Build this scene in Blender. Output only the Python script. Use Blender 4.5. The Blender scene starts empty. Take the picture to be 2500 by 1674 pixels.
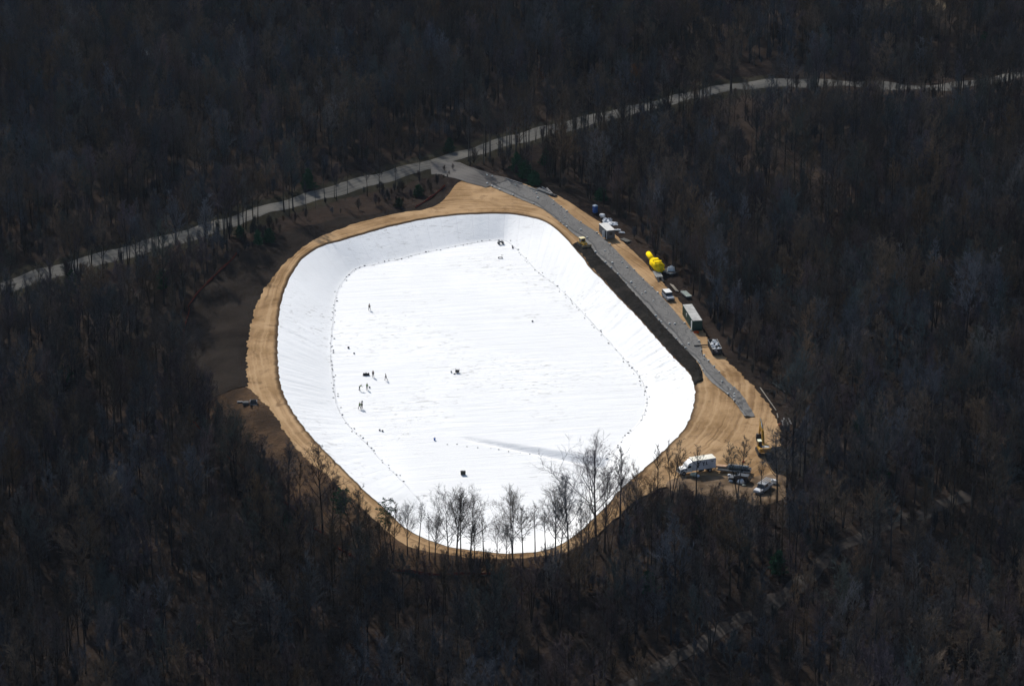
import bpy, bmesh, math, random
import numpy as np
from mathutils import Vector, Matrix, noise as mnoise
from mathutils.geometry import tessellate_polygon
R = math.radians
sc = bpy.context.scene
col = sc.collection

# ------------------------------------------------------------------ camera
PITCH = R(21.5); FPX = 7500.0; HC = 283.0; YC = -HC / math.tan(PITCH)
cam_d = bpy.data.cameras.new('camera'); cam = bpy.data.objects.new('camera', cam_d); col.objects.link(cam)
cam.location = (0, YC, HC); cam.rotation_euler = (math.pi / 2 - PITCH, 0, 0)
cam_d.sensor_width = 36; cam_d.lens = FPX / 2500 * 36
cam_d.clip_start = 5; cam_d.clip_end = 20000
sc.camera = cam
# ------------------------------------------------------------------ sky and sun
SUN_EL, SUN_AZ = R(36), R(-24)           # azimuth from +Y, negative = to the left
w = bpy.data.worlds.new('World'); sc.world = w; w.use_nodes = True
nt = w.node_tree; bg = nt.nodes['Background']
sky = nt.nodes.new('ShaderNodeTexSky'); sky.sky_type = 'NISHITA'; sky.sun_disc = False
sky.sun_elevation = SUN_EL; sky.sun_rotation = SUN_AZ; sky.altitude = 300; sky.air_density = 1.2; sky.dust_density = 1.5
nt.links.new(sky.outputs[0], bg.inputs[0]); bg.inputs[1].default_value = 0.085
sun_d = bpy.data.lights.new('sun', 'SUN'); sun_d.energy = 3.7; sun_d.angle = R(0.5); sun_d.color = (1.0, 0.955, 0.89)
sun = bpy.data.objects.new('sun', sun_d); col.objects.link(sun)
sv = Vector((math.sin(SUN_AZ) * math.cos(SUN_EL), math.cos(SUN_AZ) * math.cos(SUN_EL), math.sin(SUN_EL)))
sun.rotation_euler = sv.to_track_quat('Z', 'Y').to_euler(); sun.location = (-200, 300, 400)
# ------------------------------------------------------------------ exposure
vs = sc.view_settings; vs.view_transform = 'Standard'; vs.look = 'None'; vs.exposure = 0.45; vs.gamma = 1
sc.cycles.max_bounces = 4; sc.cycles.diffuse_bounces = 2; sc.cycles.glossy_bounces = 2
sc.cycles.use_adaptive_sampling = True; sc.cycles.adaptive_threshold = 0.02

# ------------------------------------------------------------------ helpers
def tag(o, label=None, cat=None, group=None, kind=None):
    if label: o['label'] = label
    if cat: o['category'] = cat
    if group: o['group'] = group
    if kind: o['kind'] = kind
    return o
def empty(name, loc=(0, 0, 0), rz=0, label=None, cat=None, group=None):
    o = bpy.data.objects.new(name, None); col.objects.link(o); o.empty_display_size = 0.3
    o.location = loc; o.rotation_euler = (0, 0, rz)
    return tag(o, label, cat, group)
def copy_tree(o, parent=None):
    c = o.copy(); col.objects.link(c); c.parent = parent
    for ch in list(o.children): copy_tree(ch, c)
    return c
def mesh_obj(name, verts, faces, m, parent=None, smooth=False, uvs=None):
    me = bpy.data.meshes.new(name); me.from_pydata([tuple(v) for v in verts], [], [tuple(f) for f in faces])
    if uvs is not None:
        uvl = me.uv_layers.new(name='UVMap')
        li = np.empty(len(me.loops), dtype=np.int32); me.loops.foreach_get('vertex_index', li)
        uvl.data.foreach_set('uv', np.asarray(uvs, dtype=np.float32)[li].ravel())
    if m: me.materials.append(m)
    if smooth: me.polygons.foreach_set('use_smooth', [True] * len(me.polygons))
    me.update()
    o = bpy.data.objects.new(name, me); col.objects.link(o); o.parent = parent
    return o
class MB:
    def __init__(s): s.v = []; s.f = []
    def add(s, v, f):
        n = len(s.v); s.v += [tuple(p) for p in v]; s.f += [tuple(i + n for i in q) for q in f]; return s
    def box(s, c, d, rz=0, taper=1.0, bev=0.0, ry=0):
        x, y, z = d[0] / 2, d[1] / 2, d[2] / 2
        M = Matrix.Rotation(rz, 3, 'Z') @ Matrix.Rotation(ry, 3, 'Y')
        if bev <= 0:
            P = [(-x, -y, -z), (x, -y, -z), (x, y, -z), (-x, y, -z), (-x * taper, -y * taper, z), (x * taper, -y * taper, z), (x * taper, y * taper, z), (-x * taper, y * taper, z)]
            F = [(3, 2, 1, 0), (4, 5, 6, 7), (0, 1, 5, 4), (1, 2, 6, 5), (2, 3, 7, 6), (3, 0, 4, 7)]
        else:
            b = min(bev, x * .9, y * .9, z * .9); P = []
            lv = [(-z, b), (-z + b, 0), (z - b, 0), (z, b)]
            for zz, i in lv:
                for px, py in [(-x + i, -y + b), (-x + b, -y + i), (x - b, -y + i), (x - i, -y + b), (x - i, y - b), (x - b, y - i), (-x + b, y - i), (-x + i, y - b)]:
                    P.append((px, py, zz))
            F = [tuple(range(7, -1, -1)), tuple(range(24, 32))]
            for l in range(3):
                for k in range(8):
                    a, c2 = l * 8 + k, l * 8 + (k + 1) % 8
                    F.append((a, c2, c2 + 8, a + 8))
        return s.add([M @ Vector(p) + Vector(c) for p in P], F)
    def cyl(s, a, b, r0, r1=None, n=10, cap=True):
        a, b = Vector(a), Vector(b); r1 = r0 if r1 is None else r1
        d = (b - a).normalized(); u = d.orthogonal().normalized(); v = d.cross(u)
        P = []
        for p, r in ((a, r0), (b, r1)):
            for k in range(n):
                t = 2 * math.pi * k / n; P.append(p + u * math.cos(t) * r + v * math.sin(t) * r)
        F = [(k, (k + 1) % n, n + (k + 1) % n, n + k) for k in range(n)]
        if cap: F += [tuple(range(n - 1, -1, -1)), tuple(range(n, 2 * n))]
        return s.add(P, F)
    def path(s, pts, r, n=6):
        for a, b in zip(pts[:-1], pts[1:]): s.cyl(a, b, r, n=n)
        return s
    def blob(s, c, rad, seed=0, rough=.15, nu=12, nv=7, flat=False):
        rg = random.Random(seed); P = [(0, 0, -1)]
        off = Vector((rg.uniform(-50, 50), rg.uniform(-50, 50), rg.uniform(-50, 50)))
        for j in range(1, nv):
            ph = -math.pi / 2 + math.pi * j / nv
            for i in range(nu):
                t = 2 * math.pi * i / nu; P.append((math.cos(ph) * math.cos(t), math.cos(ph) * math.sin(t), math.sin(ph)))
        P.append((0, 0, 1)); Q = []
        for p in P:
            p = Vector(p); k = 1 + rough * 2 * mnoise.noise(p * 1.6 + off)
            q = Vector((p.x * rad[0] * k, p.y * rad[1] * k, p.z * rad[2] * k))
            if flat and q.z < 0: q.z *= .15
            Q.append(q + Vector(c))
        F = [(0, 1 + (i + 1) % nu, 1 + i) for i in range(nu)]
        for j in range(nv - 2):
            for i in range(nu):
                a, b = 1 + j * nu + i, 1 + j * nu + (i + 1) % nu; F.append((a, b, b + nu, a + nu))
        L = 1 + (nv - 2) * nu; F += [(L + i, L + (i + 1) % nu, len(P) - 1) for i in range(nu)]
        return s.add(Q, F)
    def prism(s, prof, y0, y1):   # profile in xz extruded along y
        n = len(prof); P = [(x, y0, z) for x, z in prof] + [(x, y1, z) for x, z in prof]
        F = [(k, (k + 1) % n, n + (k + 1) % n, n + k) for k in range(n)] + [tuple(range(n - 1, -1, -1)), tuple(range(n, 2 * n))]
        return s.add(P, F)
    def build(s, name, m, parent=None, smooth=False):
        o = mesh_obj(name, s.v, s.f, m, parent, smooth)
        bm = bmesh.new(); bm.from_mesh(o.data); bmesh.ops.recalc_face_normals(bm, faces=bm.faces); bm.to_mesh(o.data); bm.free()
        return o

# ------------------------------------------------------------------ materials
def new_mat(name):
    m = bpy.data.materials.new(name); m.use_nodes = True
    t = m.node_tree; b = t.nodes['Principled BSDF']; b.inputs['Roughness'].default_value = .85
    b.inputs['Specular IOR Level'].default_value = 0.0
    return m, t, b
def nd(t, kind, ins=None, **kw):
    n = t.nodes.new(kind)
    for k, v in kw.items(): setattr(n, k, v)
    for k, v in (ins or {}).items():
        s = n.inputs[k]
        if hasattr(v, 'is_output') or isinstance(v, bpy.types.NodeSocket): t.links.new(v, s)
        else: s.default_value = v
    return n
def rgb(c): return (c[0], c[1], c[2], 1)
def mixc(t, fac, a, b, mode='MIX'):
    n = t.nodes.new('ShaderNodeMix'); n.data_type = 'RGBA'; n.blend_type = mode
    for sck, v in ((n.inputs[0], fac), (n.inputs[6], a), (n.inputs[7], b)):
        if isinstance(v, bpy.types.NodeSocket): t.links.new(v, sck)
        else: sck.default_value = v if isinstance(v, (int, float)) else rgb(v)
    return n.outputs[2]
def mth(t, op, a, b=None, c=None, clamp=False):
    n = t.nodes.new('ShaderNodeMath'); n.operation = op; n.use_clamp = clamp
    for i, v in enumerate((a, b, c)):
        if v is None: continue
        if isinstance(v, bpy.types.NodeSocket): t.links.new(v, n.inputs[i])
        else: n.inputs[i].default_value = v
    return n.outputs[0]
def noi(t, vec, scale, detail=4, rough=.55, dist=0):
    return nd(t, 'ShaderNodeTexNoise', {'Vector': vec, 'Scale': scale, 'Detail': detail, 'Roughness': rough, 'Distortion': dist}).outputs[0]
def smooth(t, v, lo, hi, a=0.0, b=1.0):
    return nd(t, 'ShaderNodeMapRange', {'Value': v, 'From Min': lo, 'From Max': hi, 'To Min': a, 'To Max': b}, interpolation_type='SMOOTHSTEP').outputs[0]
def wpos(t): return nd(t, 'ShaderNodeNewGeometry').outputs['Position']
def opos(t): return nd(t, 'ShaderNodeTexCoord').outputs['Object']
def scaled(t, vec, s, rz=0):
    return nd(t, 'ShaderNodeMapping', {'Vector': vec, 'Scale': s, 'Rotation': (0, 0, rz)}).outputs[0]
def bump(t, b, h, dist, strength=1.0):
    n = nd(t, 'ShaderNodeBump', {'Height': h, 'Distance': dist, 'Strength': strength}); t.links.new(n.outputs[0], b.inputs['Normal'])
_mc = {}
def simple(name, c, rough=.6, var=.18, scale=1.5, metal=0.0, dirt=None):
    if name in _mc: return _mc[name]
    m, t, b = new_mat(name); p = opos(t)
    n1 = noi(t, p, scale, 5); d = tuple(x * (1 - var * 1.6) for x in c); l = tuple(min(1, x * (1 + var)) for x in c)
    cc = mixc(t, smooth(t, n1, .3, .7), d, l)
    if dirt:
        cc = mixc(t, smooth(t, noi(t, p, scale * 2.3, 6, .65), .52, .75, 0, .7), cc, dirt)
    t.links.new(cc, b.inputs['Base Color']); b.inputs['Roughness'].default_value = rough; b.inputs['Metallic'].default_value = metal
    if metal == 0: b.inputs['Specular IOR Level'].default_value = .5 if rough < .5 else .15 if rough < .7 else 0.0
    _mc[name] = m; return m

def m_forest_floor():
    m, t, b = new_mat('leaf_litter'); p = wpos(t)
    n1 = noi(t, p, .035, 5, .6); n2 = noi(t, p, .5, 6, .7); n3 = noi(t, p, .012, 3)
    c = mixc(t, smooth(t, n1, .35, .65), (.015, .0118, .0110), (.036, .0262, .0208))
    c = mixc(t, smooth(t, n2, .45, .75), c, (.046, .035, .028))
    c = mixc(t, smooth(t, n3, .5, .7, 0, .6), c, (.013, .0125, .011))
    t.links.new(c, b.inputs['Base Color']); bump(t, b, n2, .5); return m
def m_dirt(name='dirt', dark=1.0):
    m, t, b = new_mat(name); p = wpos(t); uv = nd(t, 'ShaderNodeUVMap').outputs[0]
    s = nd(t, 'ShaderNodeSeparateXYZ', {0: uv}); u, v = s.outputs[0], s.outputs[1]
    n1 = noi(t, p, .06, 5, .6, .6); n2 = noi(t, p, .7, 7, .7); n3 = noi(t, p, .22, 5, .6, 1.0)
    k = dark
    c = mixc(t, smooth(t, n1, .3, .68), (.20 * k, .120 * k, .056 * k), (.40 * k, .265 * k, .145 * k))
    c = mixc(t, smooth(t, n3, .52, .72, 0, .65), c, (.13 * k, .078 * k, .042 * k))
    # wheel tracks following the ring, as broken streaks of packed and loose soil
    wob = mth(t, 'MULTIPLY', mth(t, 'SUBTRACT', noi(t, scaled(t, uv, (.012, .02, 1)), 1.0, 3), .5), 7.0)
    uv2 = nd(t, 'ShaderNodeCombineXYZ', {0: u, 1: mth(t, 'ADD', v, wob)}).outputs[0]
    st1 = noi(t, scaled(t, uv2, (.022, .95, 1)), 1.0, 3, .5); st2 = noi(t, scaled(t, uv2, (.06, 2.6, 1)), 1.0, 3, .5)
    patchy = smooth(t, noi(t, p, .045, 3), .38, .62)
    rm = mth(t, 'MULTIPLY', smooth(t, st1, .50, .66), patchy); rm2 = mth(t, 'MULTIPLY', smooth(t, st2, .55, .72), patchy)
    c = mixc(t, mth(t, 'MULTIPLY', rm, .55), c, (.150 * k, .088 * k, .046 * k))
    c = mixc(t, mth(t, 'MULTIPLY', rm2, .45), c, (.135 * k, .080 * k, .042 * k))
    c = mixc(t, mth(t, 'MULTIPLY', smooth(t, st1, .50, .34), .35), c, (.50 * k, .345 * k, .20 * k))
    c = mixc(t, smooth(t, n2, .5, .8, 0, .5), c, (.46 * k, .315 * k, .18 * k))
    # shade of the anchor trench slope, painted into the soil colour along the rim
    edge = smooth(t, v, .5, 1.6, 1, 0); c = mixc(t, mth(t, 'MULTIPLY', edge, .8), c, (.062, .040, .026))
    t.links.new(c, b.inputs['Base Color'])
    h = mth(t, 'SUBTRACT', n2, mth(t, 'MULTIPLY', rm, .4)); bump(t, b, h, .14); return m
def m_bank():
    m, t, b = new_mat('embankment_soil'); p = wpos(t)
    n1 = noi(t, p, .07, 5, .6, .5); n2 = noi(t, p, .8, 6, .7)
    c = mixc(t, smooth(t, n1, .35, .7), (.040, .028, .020), (.105, .066, .040))
    c = mixc(t, smooth(t, n2, .45, .75, 0, .6), c, (.028, .022, .018))
    t.links.new(c, b.inputs['Base Color']); bump(t, b, n2, .5); return m
def m_seeded():
    m, t, b = new_mat('seeded_topsoil'); p = wpos(t)
    n1 = noi(t, p, .05, 5, .6, .5); n2 = noi(t, scaled(t, p, (1, .6, 1), .5), 1.1, 6, .7)
    c = mixc(t, smooth(t, n1, .3, .7), (.0140, .0118, .0104), (.0310, .0255, .0215))
    c = mixc(t, smooth(t, n2, .5, .75, 0, .5), c, (.036, .029, .023))
    t.links.new(c, b.inputs['Base Color']); bump(t, b, n2, .3); return m
def m_verge():
    m, t, b = new_mat('rough_grass_verge'); p = wpos(t)
    n1 = noi(t, p, .08, 5, .6, .5); n2 = noi(t, p, 1.1, 6, .7)
    c = mixc(t, smooth(t, n1, .3, .7), (.016, .0155, .012), (.030, .027, .019))
    c = mixc(t, smooth(t, n2, .48, .75, 0, .6), c, (.042, .036, .027))
    t.links.new(c, b.inputs['Base Color']); bump(t, b, n2, .4); return m
def m_gravel(name, c0, c1, rutc):
    m, t, b = new_mat(name); p = wpos(t); uv = nd(t, 'ShaderNodeUVMap').outputs[0]
    s = nd(t, 'ShaderNodeSeparateXYZ', {0: uv}); v = s.outputs[1]
    n1 = noi(t, p, .09, 5, .6); n2 = noi(t, p, 1.6, 6, .75)
    c = mixc(t, smooth(t, n1, .3, .7), c0, c1); c = mixc(t, smooth(t, n2, .5, .8, 0, .4), c, tuple(x * 1.4 for x in c1))
    vw = mth(t, 'ADD', v, mth(t, 'MULTIPLY', noi(t, scaled(t, uv, (.03, .1, 1)), 1, 2), .8))
    rut = smooth(t, mth(t, 'COSINE', mth(t, 'MULTIPLY', vw, 3.4)), .45, 1.0)
    c = mixc(t, mth(t, 'MULTIPLY', rut, .35), c, rutc)
    t.links.new(c, b.inputs['Base Color']); bump(t, b, n2, .08); return m
def m_liner():
    m, t, b = new_mat('white_geotextile'); p = wpos(t); uv = nd(t, 'ShaderNodeUVMap').outputs[0]
    s = nd(t, 'ShaderNodeSeparateXYZ', {0: uv}); u, v = s.outputs[0], s.outputs[1]
    wall = smooth(t, v, .95, 1.05)           # v<1 floor, 1..2 wall
    pr = scaled(t, p, (1, 1, 1), R(-9))
    st = scaled(t, pr, (.045, .42, 1)); nf = noi(t, st, 1.0, 6, .62, .6)
    nf2 = noi(t, scaled(t, pr, (.12, 1.3, 1)), 1.0, 5, .6, .8)
    px = nd(t, 'ShaderNodeSeparateXYZ', {0: pr}).outputs[1]
    seam = mth(t, 'ADD', px, mth(t, 'MULTIPLY', noi(t, scaled(t, p, (.02, .05, 1)), 1, 2), 2.5))
    seam = mth(t, 'ABSOLUTE', mth(t, 'SUBTRACT', mth(t, 'FRACT', mth(t, 'DIVIDE', seam, 4.4)), .5))
    seam = smooth(t, seam, .0, .035, 1, 0)
    us = mth(t, 'ABSOLUTE', mth(t, 'SUBTRACT', mth(t, 'FRACT', mth(t, 'DIVIDE', u, 4.6)), .5)); useam = smooth(t, us, 0, .03, 1, 0)
    nw = noi(t, p, .35, 6, .62, 1.4)
    big = noi(t, p, .035, 4, .6, .4); sm = noi(t, scaled(t, pr, (.28, .8, 1)), 1.0, 6, .65, 1.5)
    c = mixc(t, smooth(t, big, .35, .7), (.74, .745, .745), (.80, .805, .805))
    stain = mth(t, 'MULTIPLY', smooth(t, sm, .53, .68), smooth(t, noi(t, p, .028, 3), .42, .58))
    c = mixc(t, mth(t, 'MULTIPLY', stain, .65), c, (.34, .33, .31))
    c = mixc(t, mth(t, 'MULTIPLY', mth(t, 'MULTIPLY', seam, mth(t, 'SUBTRACT', 1.0, wall)), smooth(t, nf2, .40, .62, 0, .50)), c, (.5, .5, .5))
    c = mixc(t, mth(t, 'MULTIPLY', mth(t, 'MULTIPLY', useam, wall), .22), c, (.5, .5, .51))
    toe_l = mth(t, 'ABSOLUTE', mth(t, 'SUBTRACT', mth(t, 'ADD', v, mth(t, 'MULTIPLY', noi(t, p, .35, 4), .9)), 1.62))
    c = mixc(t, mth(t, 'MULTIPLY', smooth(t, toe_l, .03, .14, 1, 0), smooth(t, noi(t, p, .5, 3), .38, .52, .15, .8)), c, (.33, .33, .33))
    t.links.new(c, b.inputs['Base Color']); b.inputs['Roughness'].default_value = .75; b.inputs['Specular IOR Level'].default_value = .15
    hf = mth(t, 'ADD', nf, mth(t, 'MULTIPLY', nf2, .35)); hf = mth(t, 'ADD', hf, mth(t, 'MULTIPLY', seam, .12))
    hh = mth(t, 'ADD', mth(t, 'MULTIPLY', hf, mth(t, 'SUBTRACT', 1.0, wall)), mth(t, 'MULTIPLY', mth(t, 'ADD', mth(t, 'MULTIPLY', nw, .55), mth(t, 'MULTIPLY', useam, .15)), wall))
    bump(t, b, hh, .19); return m
def m_geotex():
    m, t, b = new_mat('grey_geotextile'); p = wpos(t); uv = nd(t, 'ShaderNodeUVMap').outputs[0]
    s = nd(t, 'ShaderNodeSeparateXYZ', {0: uv}); u, v = s.outputs[0], s.outputs[1]
    n1 = noi(t, p, .12, 5, .6, .5); n2 = noi(t, p, .9, 6, .7, .8)
    c = mixc(t, smooth(t, n1, .3, .7), (.155, .150, .143), (.225, .218, .206))
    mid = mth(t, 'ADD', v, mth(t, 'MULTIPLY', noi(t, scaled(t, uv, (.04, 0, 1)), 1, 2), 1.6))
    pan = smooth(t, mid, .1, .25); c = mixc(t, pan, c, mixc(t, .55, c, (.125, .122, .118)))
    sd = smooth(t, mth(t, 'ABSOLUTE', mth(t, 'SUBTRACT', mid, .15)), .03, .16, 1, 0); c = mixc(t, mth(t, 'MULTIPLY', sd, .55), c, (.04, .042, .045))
    wr = mth(t, 'ABSOLUTE', mth(t, 'SUBTRACT', noi(t, scaled(t, p, (.5, .28, 1), .6), 1, 4, .5, 1.2), .5)); wr = smooth(t, wr, .0, .025, 1, 0)
    c = mixc(t, mth(t, 'MULTIPLY', wr, smooth(t, n1, .45, .6, 0, .45)), c, (.05, .052, .055))
    c = mixc(t, smooth(t, n2, .6, .8, 0, .5), c, (.25, .235, .21))
    t.links.new(c, b.inputs['Base Color']); bump(t, b, mth(t, 'ADD', n2, mth(t, 'MULTIPLY', wr, .6)), .12); return m
def m_darksoil():
    m, t, b = new_mat('dark_soil'); p = wpos(t); n2 = noi(t, p, 1.0, 7, .75); n1 = noi(t, p, .15, 4)
    c = mixc(t, smooth(t, n2, .35, .7), (.014, .013, .012), (.034, .031, .028)); c = mixc(t, smooth(t, n1, .5, .7, 0, .4), c, (.07, .06, .05))
    t.links.new(c, b.inputs['Base Color']); bump(t, b, n2, .5); return m
def m_bark(name, cols):
    m, t, b = new_mat(name); oi = nd(t, 'ShaderNodeObjectInfo').outputs['Random']
    r = t.nodes.new('ShaderNodeValToRGB'); t.links.new(oi, r.inputs[0]); r.color_ramp.interpolation = 'CONSTANT'
    while len(r.color_ramp.elements) < len(cols): r.color_ramp.elements.new(.5)
    for i, c in enumerate(cols): r.color_ramp.elements[i].position = i / len(cols); r.color_ramp.elements[i].color = rgb(c)
    n = noi(t, scaled(t, opos(t), (2, 2, .5)), 1.5, 3)
    c = mixc(t, smooth(t, n, .35, .7, 0, .5), r.outputs[0], (.03, .03, .028), 'MIX')
    wp = wpos(t); k1 = smooth(t, noi(t, wp, .016, 3, .6), .36, .64, .66, 1.12); k2_ = smooth(t, noi(t, wp, .07, 3, .6), .35, .65, .75, 1.22)
    tint = mixc(t, smooth(t, noi(t, scaled(t, wp, (1, 1, .2)), .03, 2), .42, .58), (1.08, 1.0, .90), (.95, .99, 1.05))
    c = mixc(t, 1.0, c, tint, 'MULTIPLY'); vm = nd(t, 'ShaderNodeVectorMath', {0: c}, operation='SCALE'); t.links.new(mth(t, 'MULTIPLY', k1, k2_), vm.inputs['Scale']); c = vm.outputs[0]
    t.links.new(c, b.inputs['Base Color']); b.inputs['Roughness'].default_value = .9; return m
M_BARK = m_bark('grey_brown_bark', [(.040, .035, .034), (.052, .044, .036), (.034, .036, .043), (.060, .050, .042), (.036, .030, .034), (.046, .046, .051), (.115, .108, .096)])
M_TWIG = m_bark('twig_bark', [(.092, .080, .078), (.125, .098, .076), (.070, .076, .090), (.150, .110, .080), (.100, .078, .088), (.120, .122, .134), (.070, .084, .084), (.078, .064, .058)])
def m_foliage(name, a, b_):
    m, t, b = new_mat(name); n = noi(t, opos(t), 1.1, 3); rnd = nd(t, 'ShaderNodeObjectInfo').outputs['Random']
    c = mixc(t, smooth(t, n, .3, .7), a, b_); c = mixc(t, mth(t, 'MULTIPLY', rnd, .4), c, tuple(x * .55 for x in a))
    t.links.new(c, b.inputs['Base Color']); b.inputs['Roughness'].default_value = .8; return m
M_NEEDLE = m_foliage('pine_needles', (.014, .050, .026), (.030, .092, .044))
M_BROWNLEAF = m_foliage('dry_oak_leaves', (.15, .070, .034), (.24, .12, .055))

# ------------------------------------------------------------------ picture -> ground
cp, sp = math.cos(PITCH), math.sin(PITCH)
SD = 2500 / 2342.0
def ray(u, v):
    a, b = (u - 1250) / FPX, -(v - 837) / FPX
    return np.array([a, cp + b * sp, -sp + b * cp])
def U(u, v, z=0.0):             # full photo pixels -> point on the plane at height z
    d = ray(u, v); k = (z - HC) / d[2]; return np.array([d[0] * k, YC + d[1] * k, z])
def project(p):
    x, y, z = p[0], p[1] - YC, p[2] - HC
    dep = y * cp - z * sp; up = y * sp + z * cp
    return 1250 + FPX * x / dep, 837 - FPX * up / dep
def pxm(p):                     # photo pixels per metre at a point
    return FPX / ((p[1] - YC) * cp - (p[2] - HC) * sp)
D = lambda x, y: (x * SD, y * SD)
def poly(pts, z=0.0): return np.array([U(*D(x, y), z)[:2] for x, y in pts])
def catmull(P, n=6, closed=True):
    P = np.asarray(P); N = len(P); out = []
    rng_ = range(N) if closed else range(N - 1)
    for i in rng_:
        if closed: a, b, c, d = P[(i - 1) % N], P[i], P[(i + 1) % N], P[(i + 2) % N]
        else: a, b, c, d = P[max(i - 1, 0)], P[i], P[i + 1], P[min(i + 2, N - 1)]
        for k in range(n):
            t = k / n; out.append(.5 * ((2 * b) + (c - a) * t + (2 * a - 5 * b + 4 * c - d) * t * t + (3 * b - a - 3 * c + d) * t ** 3))
    if not closed: out.append(P[-1])
    return np.array(out)

RIM = [(1080,490),(1150,489),(1200,494),(1250,509),(1285,536),(1311,565),(1333,590),(1347,611),(1376,639),(1405,671),(1431,698),(1455,722),(1493,765),(1536,813),(1562,839),(1577,856),(1586,880),(1588,905),(1580,945),(1563,980),(1535,1010),(1500,1045),(1460,1080),(1420,1115),(1390,1150),(1350,1190),(1310,1225),(1270,1248),(1220,1260),(1160,1263),(1100,1258),(1040,1250),(990,1236),(950,1218),(915,1195),(880,1160),(840,1125),(790,1075),(740,1025),(700,980),(665,930),(645,885),(638,840),(636,790),(638,740),(642,700),(655,655),(675,615),(700,585),(740,562),(790,548),(850,530),(920,512),(1000,497)]
TOE = [(1140,549),(1165,556),(1200,590),(1230,622),(1265,648),(1300,680),(1350,735),(1390,780),(1430,825),(1460,860),(1476,895),(1478,925),(1465,960),(1440,990),(1415,1015),(1395,1040),(1370,1085),(1340,1130),(1300,1175),(1250,1215),(1180,1235),(1100,1232),(1040,1215),(990,1180),(960,1145),(930,1110),(900,1080),(870,1050),(840,1015),(810,985),(785,955),(770,920),(765,880),(760,840),(757,800),(762,740),(765,700),(775,660),(795,632),(820,613),(870,603),(940,586),(1000,572),(1070,558)]
PAD = [(1050,416),(1110,400),(1180,415),(1250,436),(1292,456),(1342,488),(1376,510),(1412,540),(1438,564),(1464,590),(1497,624),(1521,652),(1555,690),(1580,716),(1614,765),(1650,810),(1690,850),(1725,885),(1760,930),(1785,985),(1780,1040),(1790,1090),(1770,1125),(1690,1118),(1620,1112),(1560,1105),(1500,1118),(1450,1148),(1400,1190),(1350,1235),(1290,1264),(1220,1276),(1150,1280),(1050,1275),(980,1262),(930,1250),(880,1215),(840,1175),(790,1130),(740,1085),(690,1045),(650,992),(622,945),(585,908),(562,880),(560,800),(570,740),(585,690),(612,645),(645,606),(690,566),(740,536),(800,514),(860,497),(920,484),(980,476),(1020,450)]
ZF = -4.0
rim = catmull(poly(RIM)); toe = catmull(poly(TOE, ZF)); pad = catmull(poly(PAD))
CEN = U(*D(1120, 850))[:2]
NA = 900
TH = np.linspace(0, 2 * math.pi, NA, endpoint=False)
def polar(P, th):
    d = P - CEN; a = np.arctan2(d[:, 1], d[:, 0]); r = np.hypot(d[:, 0], d[:, 1])
    o = np.argsort(a); return np.interp(th, np.concatenate([a[o] - 2 * math.pi, a[o], a[o] + 2 * math.pi]), np.tile(r[o], 3))
def wig(th, amp, f, seed):
    rg = np.random.RandomState(seed); s = np.zeros_like(th)
    for k in range(6):
        n = int(f * (1 + .7 * k) + rg.randint(5)); s += np.sin(th * n + rg.rand() * 6.28) / (1 + .6 * k)
    return amp * s / 2.5
RPS = np.maximum(polar(pad, TH), polar(rim, TH) + 1.5); RR = polar(rim, TH) + wig(TH, .22, 60, 1); RT = polar(toe, TH); RP = polar(pad, TH) + wig(TH, .45, 40, 2) + wig(TH, .3, 150, 12)
RP = np.maximum(RP, RR + 1.5)
def rI(tab, x, y):
    a = np.arctan2(y - CEN[1], x - CEN[0]) % (2 * math.pi)
    return np.interp(a, np.append(TH, 2 * math.pi), np.append(tab, tab[0]))
def sstep(x): x = np.clip(x, 0, 1); return x * x * (3 - 2 * x)
def pad_dist(x, y):            # distance beyond the pad edge (radial, scaled)
    return np.hypot(x - CEN[0], y - CEN[1]) - rI(RPS, x, y)
def hgt(x, y):
    x = np.asarray(x, float); y = np.asarray(y, float)
    d = np.maximum(pad_dist(x, y), 0)
    a = np.degrees(np.arctan2(y - CEN[1], x - CEN[0])) % 360
    wl = sstep((a - 125) / 45) * sstep((305 - a) / 45)
    wb = sstep((a - 215) / 30) * sstep((350 - a) / 40)
    h = -4.2 * wl * sstep(d / 15) - 7.0 * wb * sstep((d - 12) / 70)
    far = sstep((d - 60) / 120)
    h = h + far * (2.5 * np.sin(x * .021 + 1.3) * np.cos(y * .017 + .4) + 1.6 * np.sin(x * .043 - y * .031))
    h = h + sstep((d - 2) / 10) * .25 * (np.sin(x * .31 + y * .17) + np.sin(y * .37 - x * .23))
    return h
SW_A = U(*D(1055, 1001), ZF)[:2]; SW_B = U(*D(1420, 1066), ZF)[:2]
def liner_z(x, y):
    r = np.hypot(x - CEN[0], y - CEN[1]); rt, rr = rI(RT, x, y), rI(RR, x, y)
    t = np.clip((r - rt) / (rr - rt), 0, 1)
    z = ZF + (-.12 - ZF) * (np.sqrt(t * t + .0016) - .04 * (1 - t))
    ab = SW_B - SW_A; L = np.hypot(*ab); s = ((x - SW_A[0]) * ab[0] + (y - SW_A[1]) * ab[1]) / L ** 2
    dd = np.abs((x - SW_A[0]) * ab[1] - (y - SW_A[1]) * ab[0]) / L
    sc_ = np.clip(s, 0, 1); wd = .8 + 2.9 * sc_; end = sstep((s + .02) / .08) * sstep((1.05 - s) / .12)
    z = z - end * (.4 + 1.25 * sc_) * np.clip(1 - dd / wd, 0, 1) * (1 - sstep(t * 8))
    return z
def surf(x, y):
    r = math.hypot(x - CEN[0], y - CEN[1])
    return float(liner_z(x, y)) if r < rI(RR, x, y) else float(hgt(x, y)) + .06
def G(u, v):                    # photo pixel -> point on the modelled ground
    z = 0.0
    for _ in range(14):
        p = U(u, v, z); z = .5 * z + .5 * surf(p[0], p[1])
    p = U(u, v, z); return Vector((p[0], p[1], surf(p[0], p[1])))
GD = lambda x, y: G(*D(x, y))

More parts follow.
